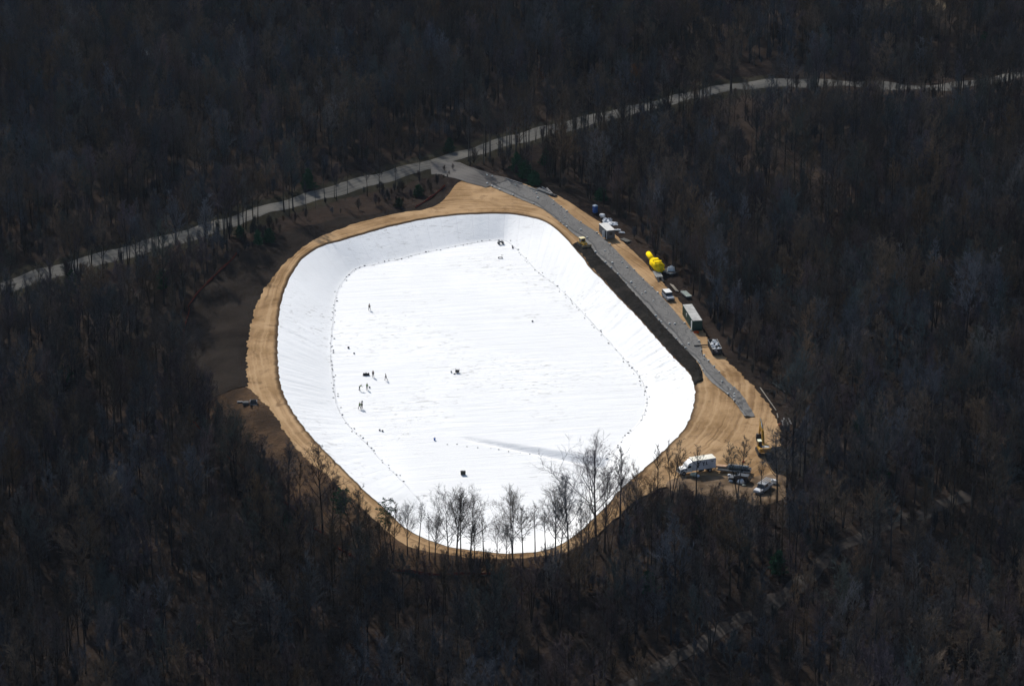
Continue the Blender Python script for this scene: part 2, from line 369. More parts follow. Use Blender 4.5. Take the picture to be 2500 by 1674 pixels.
def loft(rows, closed=True):    # rows: list of (N,3); returns verts, faces
    N = len(rows[0]); V = np.concatenate(rows); F = []
    M = N if closed else N - 1
    for j in range(len(rows) - 1):
        a = j * N
        for i in range(M):
            k = (i + 1) % N; F.append((a + i, a + k, a + N + k, a + N + i))
    return V, F
def ring_rows(r0, r1, n, zf, th=TH):
    rows = []
    for k in range(n + 1):
        r = r0 + (r1 - r0) * k / n; x = CEN[0] + r * np.cos(th); y = CEN[1] + r * np.sin(th)
        rows.append(np.stack([x, y, zf(x, y, k / n)], 1))
    return rows
def arc_u(r):
    x = CEN[0] + r * np.cos(TH); y = CEN[1] + r * np.sin(TH)
    return np.concatenate([[0], np.cumsum(np.hypot(np.diff(x), np.diff(y)))])

# ------------------------------------------------------------------ ground sheet
def build_ground():
    xs = np.concatenate([np.linspace(-2500, -320, 12)[:-1], np.arange(-320, 321, 2.5), np.linspace(320, 2500, 12)[1:]])
    ys = np.concatenate([np.linspace(-1200, -300, 8)[:-1], np.arange(-300, 521, 2.5), np.linspace(520, 6000, 16)[1:]])
    X, Y = np.meshgrid(xs, ys); Z = hgt(X, Y)
    d = pad_dist(X, Y); Z = np.where(d < 1.5, Z - .35, Z)
    r = np.hypot(X - CEN[0], Y - CEN[1]); rr = rI(RR, X, Y)
    Z = np.where(r < rr + .8, np.minimum(Z, liner_z(X, Y) - .7), Z)
    nx, ny = len(xs), len(ys); V = np.stack([X.ravel(), Y.ravel(), Z.ravel()], 1)
    F = [(j * nx + i, j * nx + i + 1, (j + 1) * nx + i + 1, (j + 1) * nx + i) for j in range(ny - 1) for i in range(nx - 1)]
    tag(mesh_obj('ground', V, F, m_forest_floor(), smooth=True), kind='structure')
build_ground()
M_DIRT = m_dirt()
# pad of bare dirt around the pit
def pad_rows():
    rows = []; uv = []; U0 = arc_u(RR)
    wdt = RP - RR
    offs = [0, .35, .8, 1.2, 1.8]
    for o in offs:
        r = RR + np.minimum(o, wdt * .8); x = CEN[0] + r * np.cos(TH); y = CEN[1] + r * np.sin(TH)
        z = {0: -.3, .35: -.22, .8: .13, 1.2: .16, 1.8: .05}[o] + 0 * x
        rows.append(np.stack([x, y, z], 1)); uv.append(np.stack([U0, o + 0 * U0], 1))
    r0 = RR + np.minimum(1.8, wdt * .8)
    for k in range(1, 9):
        r = r0 + (RP - r0) * k / 8; x = CEN[0] + r * np.cos(TH); y = CEN[1] + r * np.sin(TH)
        z = hgt(x, y) + .05 - (.10 if k == 8 else 0)
        rows.append(np.stack([x, y, z], 1)); uv.append(np.stack([U0, r - RR], 1))
    return rows, np.concatenate(uv)
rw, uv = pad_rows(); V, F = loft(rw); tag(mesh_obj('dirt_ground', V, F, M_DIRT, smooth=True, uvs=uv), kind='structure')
# liner: floor, toe, wall
rows = [np.repeat([[CEN[0], CEN[1], ZF]], NA, 0)]; uvr = [np.zeros((NA, 2))]; U0 = arc_u(RR)
for k in range(1, 101):
    r = RT * k / 100 * .985; x = CEN[0] + r * np.cos(TH); y = CEN[1] + r * np.sin(TH)
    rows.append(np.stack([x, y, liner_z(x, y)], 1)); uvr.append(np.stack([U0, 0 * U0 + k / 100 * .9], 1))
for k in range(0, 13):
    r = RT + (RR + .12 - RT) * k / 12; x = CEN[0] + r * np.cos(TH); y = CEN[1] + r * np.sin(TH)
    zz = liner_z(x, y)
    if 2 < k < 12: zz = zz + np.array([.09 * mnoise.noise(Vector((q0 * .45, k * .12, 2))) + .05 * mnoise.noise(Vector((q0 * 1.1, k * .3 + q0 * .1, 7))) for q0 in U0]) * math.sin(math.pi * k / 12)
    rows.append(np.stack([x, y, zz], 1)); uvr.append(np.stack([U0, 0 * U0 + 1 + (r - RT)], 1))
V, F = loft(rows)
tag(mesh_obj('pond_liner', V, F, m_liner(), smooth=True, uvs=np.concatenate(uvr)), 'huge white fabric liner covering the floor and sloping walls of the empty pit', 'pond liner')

# outer bank: brown soil lower left, seeded dark topsoil on the left and top
def arc_sheet(name, pts_outer, m, a0, a1, zoff, kind='structure', n=14, inner=None):
    outer = catmull(np.array([GD(*p)[:2] for p in pts_outer]), 6, False)
    dd = outer - CEN; ang = np.degrees(np.arctan2(dd[:, 1], dd[:, 0])) % 360; rad = np.hypot(dd[:, 0], dd[:, 1]); o = np.argsort(ang)
    th = np.arange(a0, a1, .3); ro = np.interp(th, ang[o], rad[o]); t = np.radians(th)
    ri = np.interp(t, TH, RP) - .6; ro = np.maximum(ro + wig(t, .8, 50, 7), ri + .7)
    rs = []
    for k in range(n + 1):
        r = ri + (ro - ri) * k / n; x = CEN[0] + r * np.cos(t); y = CEN[1] + r * np.sin(t)
        rs.append(np.stack([x, y, hgt(x, y) + zoff - (.12 if k == n else 0) - (.04 if k == 0 else 0)], 1))
    V, F = loft(rs, False); uv = np.zeros((len(V), 2)); return tag(mesh_obj(name, V, F, m, smooth=True, uvs=uv), kind=kind)
def angD(x, y):
    p = GD(x, y); return math.degrees(math.atan2(p.y - CEN[1], p.x - CEN[0])) % 360
A1 = angD(1015, 440); A2 = angD(500, 905); A3 = angD(1340, 1290)
SEED = [(1015, 436), (985, 455), (940, 474), (860, 487), (760, 500), (680, 520), (600, 555), (555, 580), (505, 622), (462, 662), (438, 692), (430, 735), (420, 790), (418, 840), (432, 880), (462, 912), (500, 895)]
BANK = [(462, 912), (455, 930), (470, 970), (515, 1030), (580, 1085), (650, 1145), (720, 1205), (800, 1275), (870, 1303), (960, 1310), (1060, 1306), (1150, 1302), (1260, 1292), (1345, 1266)]
arc_sheet('topsoil_ground', SEED, m_seeded(), A1, A2, .07)
arc_sheet('embankment_ground', BANK, m_bank(), A2 + .3, A3, .07)

def ribbon(name, pts, width, m, zoff, step=2.0, kind='structure', ends=None, fade=None, wob=.35):
    c = catmull(np.array([GD(*p)[:2] for p in pts]), 12, False)
    d = np.concatenate([[0], np.cumsum(np.hypot(*np.diff(c, axis=0).T))]); s = np.arange(0, d[-1], step)
    x, y = np.interp(s, d, c[:, 0]), np.interp(s, d, c[:, 1]); tx, ty = np.gradient(x), np.gradient(y); L = np.hypot(tx, ty); nx, ny = -ty / L, tx / L
    rs, uvs = [], []; W = width if np.ndim(width) else np.full(len(s), width)
    for k in range(7):
        o = (k / 6 - .5) * W + (wig(s * .05, wob, 9, k) if k in (0, 6) else 0)
        px, py = x + nx * o, y + ny * o
        rs.append(np.stack([px, py, hgt(px, py) + zoff - (.1 if k in (0, 6) else 0)], 1)); uvs.append(np.stack([s, o], 1))
    V, F = loft(rs, False); o = mesh_obj(name, V, F, m, smooth=True, uvs=np.concatenate(uvs)); tag(o, kind=kind); return c
ROAD = [(-260,755),(-100,705),(0,664),(100,628),(200,602),(330,566),(460,528),(600,481),(700,456),(800,427),(900,399),(1000,371),(1100,345),(1200,316),(1300,290),(1400,263),(1500,240),(1600,215),(1700,197),(1800,189),(1900,191),(2000,195),(2100,200),(2200,195),(2300,179),(2400,160),(2600,120)]
ribbon('verge_ground', ROAD[:20], 17.0, m_verge(), .10, wob=1.4)
M_ROAD = m_gravel('gravel_road_surface', (.070, .068, .063), (.112, .107, .097), (.155, .15, .135))
road_c = ribbon('road', ROAD, 7.3, M_ROAD, .22)
ribbon('path', [(985,384),(1030,388),(1075,402),(1112,412),(1150,424)], np.concatenate([np.linspace(17, 9.5, 10), np.full(60, 9.0)])[:len(np.arange(0, 1e3, 1))][:70] if False else 10.5, m_gravel('access_gravel', (.085, .080, .076), (.130, .122, .114), (.16, .15, .14)), .26, wob=.8)
TRACK = [(2215,1130),(2080,1185),(1960,1232),(1900,1262),(1850,1320),(1760,1385),(1650,1440),(1560,1495),(1480,1545),(1400,1600)]
M_TRACK = m_gravel('old_track_surface', (.040, .034, .030), (.068, .058, .050), (.08, .07, .06))
track_c = ribbon('dirt_track', TRACK, 3.6, M_TRACK, .16, wob=.9)

# grey geotextile laid over the haul road, between two traced edges
GL = [(1092,409),(1130,430),(1200,460),(1240,478),(1280,508),(1312,536),(1345,559),(1364,582),(1388,606),(1416,632),(1445,666),(1479,702),(1510,738),(1541,771),(1570,802),(1596,828),(1608,851),(1624,871),(1646,889),(1672,911),(1687,930),(1703,955)]
GR = [(1108,401),(1160,412),(1235,437),(1280,470),(1311,496),(1335,513),(1359,528),(1381,547),(1407,571),(1440,606),(1464,631),(1493,659),(1520,686),(1541,710),(1562,735),(1588,764),(1604,789),(1606,808),(1640,847),(1667,876),(1697,905),(1727,954)]
def strip2(name, A, B, m, z0, n=10, step=1.0, zfun=None):
    a = catmull(np.array([GD(*p)[:2] for p in A]), 12, False); b = catmull(np.array([GD(*p)[:2] for p in B]), 12, False)
    mid = (a + b) / 2; d = np.concatenate([[0], np.cumsum(np.hypot(*np.diff(mid, axis=0).T))]); s = np.arange(0, d[-1], step)
    ax, ay, bx, by = (np.interp(s, d, q) for q in (a[:, 0], a[:, 1], b[:, 0], b[:, 1])); rs = []; uvs = []
    for k in range(n + 1):
        f = k / n + (wig(s * .05, .012, 20, k + 40) if k in (0, n) else 0); x, y = ax + (bx - ax) * f, ay + (by - ay) * f; z = hgt(x, y) + z0
        if zfun: z = z + zfun(s / d[-1], k / n, x, y)
        rs.append(np.stack([x, y, z], 1)); uvs.append(np.stack([s, np.full_like(s, k / n * 2 - 1)], 1))
    V, F = loft(rs, False); return mesh_obj(name, V, F, m, smooth=True, uvs=np.concatenate(uvs)), (s, ax, ay, bx, by)
def crumple(s, f, x, y):
    e = sstep((s - .83) / .09); w_ = np.array([mnoise.noise(Vector((px * .55 + py * .3, py * .32 - px * .2, 3.0))) for px, py in zip(x, y)])
    w2 = np.abs(w_) ** .7; return e * (.75 * w2) * (1 - .3 * abs(2 * f - 1)) + .05
geo, GE = strip2('geotextile_sheet', GL, GR, m_geotex(), .13, 22, .5, crumple)
tag(geo, 'long grey geotextile sheet covering the haul road beside the pit, crumpled at its lower end', 'ground sheet')
DS_L = [(1309,561),(1335,588),(1349,609),(1378,637),(1407,669),(1433,696),(1457,720),(1495,763),(1538,811),(1564,837),(1579,854),(1587,880)]
DS_R = [(1330,553),(1353,566),(1370,587),(1397,613),(1422,638),(1449,668),(1481,703),(1512,738),(1555,784),(1584,814),(1603,842),(1609,870)]
def lump(s, f, x, y): return .35 * np.maximum(0, math.sin(math.pi * f)) + np.array([.18 * mnoise.noise(Vector((px * .8, py * .8, 0))) for px, py in zip(x, y)]) - (.1 if f in (0, 1) else 0)
ds, _ = strip2('soil_strip_ground', DS_L, DS_R, m_darksoil(), .19, 8, .6, lump); tag(ds, kind='structure')
# dark mud beside the excavator and brown clearing far away
def patch(name, pts, m, zoff=.1):
    c = catmull(np.array([GD(*p)[:2] for p in pts])); cc = c.mean(0); rs = [np.repeat([cc], len(c), 0) * 1.0]
    rs = []
    for k in range(0, 9):
        q = cc + (c - cc) * (k / 8); z = hgt(q[:, 0], q[:, 1]) + zoff - (.12 if k == 8 else 0); rs.append(np.stack([q[:, 0], q[:, 1], z], 1))
    V, F = loft(rs); tag(mesh_obj(name, V, F, m, smooth=True, uvs=np.zeros((len(V), 2))), kind='structure')
patch('mud_ground', [(1748,1030),(1800,1020),(1870,1035),(1890,1062),(1850,1090),(1800,1088),(1765,1075)], m_darksoil(), .14)
patch('clearing_ground', [(1960,12),(2020,-8),(2100,-10),(2160,6),(2150,28),(2060,20),(1990,26)], simple('dry_grass', (.135, .105, .07), .9, .3, .1), .3)
patch('yard_ground', [(1520,1100),(1600,1085),(1700,1090),(1790,1085),(1800,1130),(1740,1155),(1640,1135),(1560,1130)], simple('yard_soil', (.15, .105, .068), .9, .35, .25), .13)

# ------------------------------------------------------------------ tree meshes
def tube_into(V, F, pts, rad, n=3):
    base = len(V); L = len(pts)
    for i, p in enumerate(pts):
        d = (pts[min(i + 1, L - 1)] - pts[max(i - 1, 0)]).normalized(); u = d.orthogonal().normalized(); v = d.cross(u)
        for k in range(n):
            t = 2 * math.pi * k / n; V.append(p + (u * math.cos(t) + v * math.sin(t)) * rad[i])
    for i in range(L - 1):
        for k in range(n):
            a = base + i * n + k; b = base + i * n + (k + 1) % n; F.append((a, b, b + n, a + n))
def cone_into(V, F, a, b, r):
    d = (b - a).normalized(); u = d.orthogonal().normalized(); v = d.cross(u); n = len(V)
    V += [a + u * r, a - u * r * .5 + v * r * .87, a - u * r * .5 - v * r * .87, b]; F += [(n, n + 1, n + 3), (n + 1, n + 2, n + 3), (n + 2, n, n + 3)]
def spread_dir(rg, d, ang):
    u = d.orthogonal().normalized(); v = d.cross(u); t = rg.uniform(0, 2 * math.pi)
    return (d * math.cos(ang) + (u * math.cos(t) + v * math.sin(t)) * math.sin(ang)).normalized()
UP = Vector((0, 0, 1))
def gen_tree(seed, H, first=.42, nl=15, spread=.28, ang=(32, 55), stems=1, tw=.02, k2=6, k3=6, k4=6, leaves=0, lean=.03):
    rg = random.Random(seed); TV, TF, CV, CF, LV, LF = [], [], [], [], [], []
    for st in range(stems):
        la = 2 * math.pi * st / stems + rg.random(); ln = (.10 + .05 * rg.random()) if stems > 1 else lean * rg.random()
        hs = H * (1 if st == 0 else rg.uniform(.8, .97)); pts = []; N = 9; wx, wy = rg.uniform(-1, 1), rg.uniform(-1, 1)
        for i in range(N + 1):
            t = i / N; pts.append(Vector((math.cos(la) * ln * hs * t + .012 * hs * wx * math.sin(3.3 * t), math.sin(la) * ln * hs * t + .012 * hs * wy * math.sin(4.1 * t + 1) - .012 * hs * wy * .84, hs * .95 * t)))
        r0 = H * (.0105 if stems == 1 else .008); rad = [max(.02, r0 * (1 - t / N) ** .8 * (1.25 if t == 0 else 1)) for t in range(N + 1)]
        tube_into(TV, TF, pts, rad, 6)
        for i in range(nl):
            t = first + (1 - first) * (i + rg.random() * .6) / nl * .97; f = t * N; j = min(int(f), N - 1); p0 = pts[j].lerp(pts[j + 1], f - j)
            rt = (t - first) / (1 - first); az = i * 2.4 + rg.uniform(-.5, .5); pa = R(rg.uniform(*ang)) * (1.05 - .55 * rt)
            d = Vector((math.cos(az) * math.sin(pa), math.sin(az) * math.sin(pa), math.cos(pa))); L = H * spread * (1.0 - .62 * rt) * rg.uniform(.7, 1.15)
            lp = [p0]
            for q in range(4):
                d = (d + UP * .13 + Vector((rg.uniform(-1, 1), rg.uniform(-1, 1), rg.uniform(-.6, .8))) * .14).normalized(); lp.append(lp[-1] + d * L / 4)
            rl = max(.028, r0 * .42 * (1 - .5 * rt)); tube_into(TV, TF, lp, [rl, rl * .8, rl * .6, rl * .42, rl * .2], 4)
            for a in range(k2):
                f2 = .18 + .82 * (a + rg.random() * .8) / k2; f2 = min(f2, .99) * 4; j2 = int(f2); q0 = lp[j2].lerp(lp[j2 + 1], f2 - j2)
                d2 = spread_dir(rg, (lp[j2 + 1] - lp[j2]).normalized(), R(rg.uniform(22, 48))); d2 = (d2 + UP * .18).normalized(); L2 = L * .46 * rg.uniform(.6, 1.2)
                m1 = q0 + d2 * L2 * .5; d2b = (d2 + UP * .15 + Vector((rg.uniform(-1, 1), rg.uniform(-1, 1), 0)) * .2).normalized(); m2 = m1 + d2b * L2 * .5
                tube_into(CV, CF, [q0, m1, m2], [rl * .36, rl * .26, .012], 3)
                for b in range(k3):
                    f3 = .15 + .85 * rg.random(); s0 = q0.lerp(m1, f3 * 2) if f3 < .5 else m1.lerp(m2, f3 * 2 - 1)
                    d3 = spread_dir(rg, d2b, R(rg.uniform(20, 50))); d3 = (d3 + UP * .15).normalized(); L3 = L2 * .5 * rg.uniform(.6, 1.3); s1 = s0 + d3 * L3
                    cone_into(CV, CF, s0, s1, tw * 1.25)
                    for c in range(k4):
                        e0 = s0.lerp(s1, .2 + .75 * rg.random()); e1 = e0 + spread_dir(rg, d3, R(rg.uniform(18, 50))) * L3 * rg.uniform(.4, .75); cone_into(CV, CF, e0, e1, tw)
                        for lf in range(leaves):
                            o = e0.lerp(e1, rg.random()) + Vector((rg.uniform(-1, 1), rg.uniform(-1, 1), rg.uniform(-1, 1))) * .12; u = spread_dir(rg, UP, rg.uniform(0, 3)) * rg.uniform(.07, .14); v = u.orthogonal().normalized() * rg.uniform(.05, .1)
                            n = len(LV); LV += [o - u - v, o + u - v, o + u + v, o - u + v]; LF.append((n, n + 1, n + 2, n + 3))
    return TV, TF, CV, CF, LV, LF
def tree_meshes(seed, H, **kw):
    TV, TF, CV, CF, LV, LF = gen_tree(seed, H, **kw)
    def mk(n, v, f, m):
        me = bpy.data.meshes.new(n); me.from_pydata([tuple(p) for p in v], [], f); me.materials.append(m); me.update(); return me
    return [('trunk', mk('trunk', TV, TF, M_BARK)), ('crown', mk('crown', CV, CF, M_TWIG))] + ([('foliage', mk('foliage', LV, LF, M_BROWNLEAF))] if LV else [])
TREE_H = 20.0
V_OAK = [tree_meshes(11, 20, first=.36, nl=13, spread=.40, ang=(38, 66), k2=7), tree_meshes(12, 20, first=.40, nl=14, spread=.36, ang=(34, 60), k2=7)]
V_STD = [tree_meshes(21, 20, first=.36, spread=.34), tree_meshes(22, 20, first=.42, nl=14, spread=.33, ang=(34, 60)), tree_meshes(23, 20, first=.34, spread=.36), tree_meshes(24, 20, first=.32, nl=16, spread=.30, ang=(26, 50))]
V_SLIM = [tree_meshes(31, 20, first=.55, nl=11, spread=.20, ang=(22, 42), k2=5, k3=4), tree_meshes(32, 20, first=.6, nl=10, spread=.19, ang=(24, 45), k2=5, k3=4)]
V_MULTI = [tree_meshes(41, 20, first=.4, nl=9, spread=.24, ang=(24, 44), stems=3, k2=5), tree_meshes(42, 20, first=.42, nl=10, spread=.24, ang=(26, 48), stems=2, k2=6)]
ALLV = V_OAK + V_STD + V_SLIM + V_MULTI
V_FAN = [tree_meshes(81, 20, first=.30, nl=15, spread=.50, ang=(26, 48), tw=.0135, k2=8, k3=5, k4=5), tree_meshes(82, 20, first=.24, nl=14, spread=.52, ang=(30, 54), tw=.0135, k2=8, k3=5, k4=5), tree_meshes(83, 20, first=.34, nl=17, spread=.42, ang=(22, 44), tw=.0135, k2=8, k3=5, k4=5), tree_meshes(84, 20, first=.26, nl=10, spread=.40, ang=(22, 46), stems=2, tw=.0135, k2=8, k3=5, k4=5)]
V_BROWN = [tree_meshes(51, 20, first=.35, nl=13, spread=.33, ang=(36, 62), k2=6, k3=4, k4=4, leaves=2)]
V_BUSH = [tree_meshes(61, 3, first=.08, nl=9, spread=.5, ang=(20, 60), stems=4, tw=.012, k2=4, k3=3, k4=3), tree_meshes(62, 3, first=.1, nl=8, spread=.45, ang=(15, 50), stems=5, tw=.012, k2=4, k3=3, k4=3)]

def pine_meshes(seed, H, base=.12, width=.32, dens=1.0, flatcrown=False):
    rg = random.Random(seed); V, F = [], []; NV, NF = [], []
    pts = [Vector((.02 * H * math.sin(i), .015 * H * math.cos(i * 1.7), H * i / 8)) for i in range(9)]
    pts[0] = Vector((0, 0, 0)); tube_into(V, F, pts, [max(.02, H * .014 * (1 - i / 8.2)) for i in range(9)], 6)
    z = base; 
    while z < .99:
        k = 5 if z < .9 else 3; off = rg.random() * 6
        prof = (1 - z) ** .75 if not flatcrown else math.sin(math.pi * min(1, (1 - z) / (1 - base) * .85 + .15)) ** .6
        for q in range(k):
            a = off + q * 2 * math.pi / k + rg.uniform(-.3, .3); L = H * width * prof * rg.uniform(.65, 1.2) + .15
            p0 = Vector((0, 0, z * H)); dz = .25 if flatcrown else .12 + z * .5
            tip = p0 + Vector((math.cos(a) * L, math.sin(a) * L, L * dz)); tube_into(V, F, [p0, p0.lerp(tip, .5) + Vector((0, 0, -.03 * L)), tip], [.035, .022, .008], 3)
            nn = int((10 + L * 16) * dens)
            for i in range(nn):
                t = rg.random() ** .7 * .9 + .12; c = p0.lerp(tip, t) + Vector((rg.gauss(0, 1), rg.gauss(0, 1), rg.gauss(0, .6))) * (.10 + .11 * L * (1.1 - t * .6))
                u = spread_dir(rg, (tip - p0).normalized(), rg.uniform(0, 1.5)) * rg.uniform(.10, .24); v = u.orthogonal().normalized() * rg.uniform(.05, .11)
                n = len(NV); NV += [c - u - v, c + u * .9 - v * .6, c + u + v, c - u * .7 + v]; NF.append((n, n + 1, n + 2, n + 3))
        z += rg.uniform(.045, .075) * (1 if H > 6 else 1.6)
    def mk(n_, v, f, m):
        me = bpy.data.meshes.new(n_); me.from_pydata([tuple(p) for p in v], [], f); me.materials.append(m); me.update(); return me
    return [('trunk', mk('trunk', V, F, M_BARK)), ('crown', mk('crown', NV, NF, M_NEEDLE))]
P_YOUNG = [pine_meshes(71, 5, .05, .42, 1.5), pine_meshes(72, 6, .06, .36, 1.5), pine_meshes(73, 4, .04, .5, 1.6)]
P_TALL = [pine_meshes(74, 18, .62, .15, .8, True), pine_meshes(75, 16, .35, .2, 1.2)]

def place_tree(parts, p, s, rz, name, label, cat, group, lean=None):
    r = empty(name, p, rz, label, cat, group); r.scale = (s, s, s) if not np.ndim(s) else s
    if lean: r.rotation_euler = (lean[0], lean[1], rz)
    for n, me in parts:
        o = bpy.data.objects.new(n, me); col.objects.link(o); o.parent = r
    return r

# ------------------------------------------------------------------ wood: where the trees stand
CLEAR = [(414,835),(416,790),(426,730),(433,688),(458,658),(498,618),(540,576),(600,548),(700,500),(800,480),(860,472),(940,460),(985,420),(1000,390),(1075,385),(1120,396),(1180,402),(1250,424),(1310,442),(1372,477),(1432,528),(1482,572),(1540,620),(1580,668),(1618,728),(1662,785),(1705,836),(1755,888),(1798,945),(1808,1030),(1800,1090),(1785,1135),(1700,1142),(1560,1120),(1480,1132),(1400,1195),(1320,1262),(1200,1288),(1000,1288),(850,1268),(712,1185),(588,1072),(512,990),(464,930),(436,880)]
clear_px = np.array([D(*p) for p in CLEAR]); clear_w = np.array([GD(*p)[:2] for p in CLEAR])
def in_poly(P, x, y):
    n = len(P); c = False; j = n - 1
    for i in range(n):
        if (P[i][1] > y) != (P[j][1] > y) and x < (P[j][0] - P[i][0]) * (y - P[i][1]) / (P[j][1] - P[i][1]) + P[i][0]: c = not c
        j = i
    return c
def dist_line(C, x, y):
    d = np.hypot(C[:, 0] - x, C[:, 1] - y); return float(d.min())
cc_ = clear_px.mean(0); core_px = cc_ + (clear_px - cc_) * .935
VERGE = np.array([GD(*p)[:2] for p in [(500,600),(560,545),(620,500),(800,450),(950,410),(1010,385),(1060,380),(960,470),(860,480),(700,505),(600,555),(545,590)]])
ROAD_UV = np.array([project((x, y, float(hgt(x, y)))) for x, y in road_c]); ROAD_UV = ROAD_UV[np.argsort(ROAD_UV[:, 0])]
TRACK_UV = np.array([project((x, y, float(hgt(x, y)))) for x, y in track_c]); TRACK_UV = TRACK_UV[np.argsort(TRACK_UV[:, 0])]
YARD = [D(*p) for p in [(1500,1000),(1560,880),(1700,900),(1800,940),(1812,1000),(1795,1100),(1720,1125),(1540,1098)]]
rgn = random.Random(2024); spots = []
SPC = 4.9
yy = -235.0
while yy < 400:
    hw = 118 + (yy + 235) * .19; xx = -hw
    while xx < hw:
        x = xx + rgn.uniform(-2.4, 2.4); y = yy + rgn.uniform(-2.4, 2.4); xx += SPC
        if in_poly(clear_w, x, y): continue
        dr = dist_line(road_c, x, y)
        yrd = float(np.interp(x, road_c[:, 0], road_c[:, 1]))
        if dr < (9.0 if y > yrd else 4.8) or dist_line(track_c, x, y) < 2.9: continue
        z = float(hgt(x, y)); u, v = project((x, y, z))
        if in_poly(VERGE, x, y): continue
        dens = mnoise.noise(Vector((x * .02, y * .02, 5))) + .5 * mnoise.noise(Vector((x * .06, y * .06, 9)))
        if dens < -.33 and rgn.random() < .6: continue
        du, dv = u / SD, v / SD
        if 1955 < du < 2165 and -20 < dv < 34: continue
        H = rgn.choice([10, 12, 14, 15, 17, 18, 20]) * rgn.uniform(.88, 1.15)
        if y > yrd and dr < 24: H *= .62
        ok = False; keep = rgn.random(); thr = .05 if 430 < du < 1250 else (.26 if du > 900 else .2)
        for _ in range(9):
            tu, tv = project((x, y, z + H)); cu, cv = project((x, y, z + H * .72))
            bad = in_poly(core_px, tu, tv)
            if not bad and 1480 < du < 1900 and 900 < dv < 1400 and in_poly(YARD, tu, tv): bad = True
            if not bad:
                # crowns in front of the road leave most of it in view
                rv = float(np.interp(u, ROAD_UV[:, 0], ROAD_UV[:, 1])); bv_ = v - (v - tv) * (.42 if H > 12 else .3)
                if v > rv + 2 and tv < rv + 8 and bv_ > rv - 6 and keep > thr: bad = True
                if u > 1500 and v > 1200:
                    rv = float(np.interp(u, TRACK_UV[:, 0], TRACK_UV[:, 1]))
                    if v > rv + 2 and tv < rv + 8 and bv_ > rv - 6 and keep > .26: bad = True
            if not bad: ok = True; break
            H *= .87
            if H < 6.5: break
        if not ok: continue
        spots.append([x, y, z, H, rgn.random() * 6.28, u, v])
    yy += SPC * .95
print('tree spots', len(spots))
def visible(s): 
    tu, tv = project((s[0], s[1], s[2] + s[3])); return -10 < s[5] < 2510 and tv < 1674
vis = [s for s in spots if visible(s)]; vis.sort(key=lambda s: (s[1] - YC) - s[3] * 1.5)
near = vis[:262]; near_ids = set(id(s) for s in near); rest = [s for s in spots if id(s) not in near_ids]
def variant(rg, H):
    r = rg.random()
    return (0 if r < .06 else 1 if r < .14 else 2 if r < .28 else 3 if r < .40 else 4 if r < .54 else 5 if r < .66 else 6 if r < .78 else 7 if r < .88 else 8 if r < .93 else 9)
rgv = random.Random(5)
def near_label(s):
    du, dv = s[5] / SD, s[6] / SD
    if dv < 1440:
        return ('bare leafless tree in the dark wood just below the pit, left of its lowest point', 'bare trees in the wood below left of the pit') if du < 1150 else ('bare leafless tree in the dark wood just below the pit, right of its lowest point', 'bare trees in the wood below right of the pit')
    if du < 780: return ('bare leafless tree in the near wood at the bottom left of the picture', 'bare trees of the near wood, bottom left')
    if du < 1560: return ('bare leafless tree in the near wood at the bottom centre of the picture', 'bare trees of the near wood, bottom centre')
    return ('bare leafless tree in the near wood at the bottom right of the picture', 'bare trees of the near wood, bottom right')
proto = {}
for s in near:
    k = variant(rgv, s[3]); sc0 = s[3] / TREE_H; lb, gp = near_label(s)
    r = place_tree(ALLV[k], (s[0], s[1], s[2] - .1), (sc0 * rgv.uniform(.85, 1.15), sc0 * rgv.uniform(.85, 1.15), sc0), s[4], 'bare_tree', lb, 'tree', gp)
    if k not in proto: proto[k] = [c for c in r.children]
for k in range(10):
    if k not in proto:
        s = near[k]; proto[k] = [c for c in place_tree(ALLV[k], (s[0] + 2, s[1] + 1, s[2]), .8, 1, 'bare_tree', near_label(s)[0], 'tree', near_label(s)[1]).children]

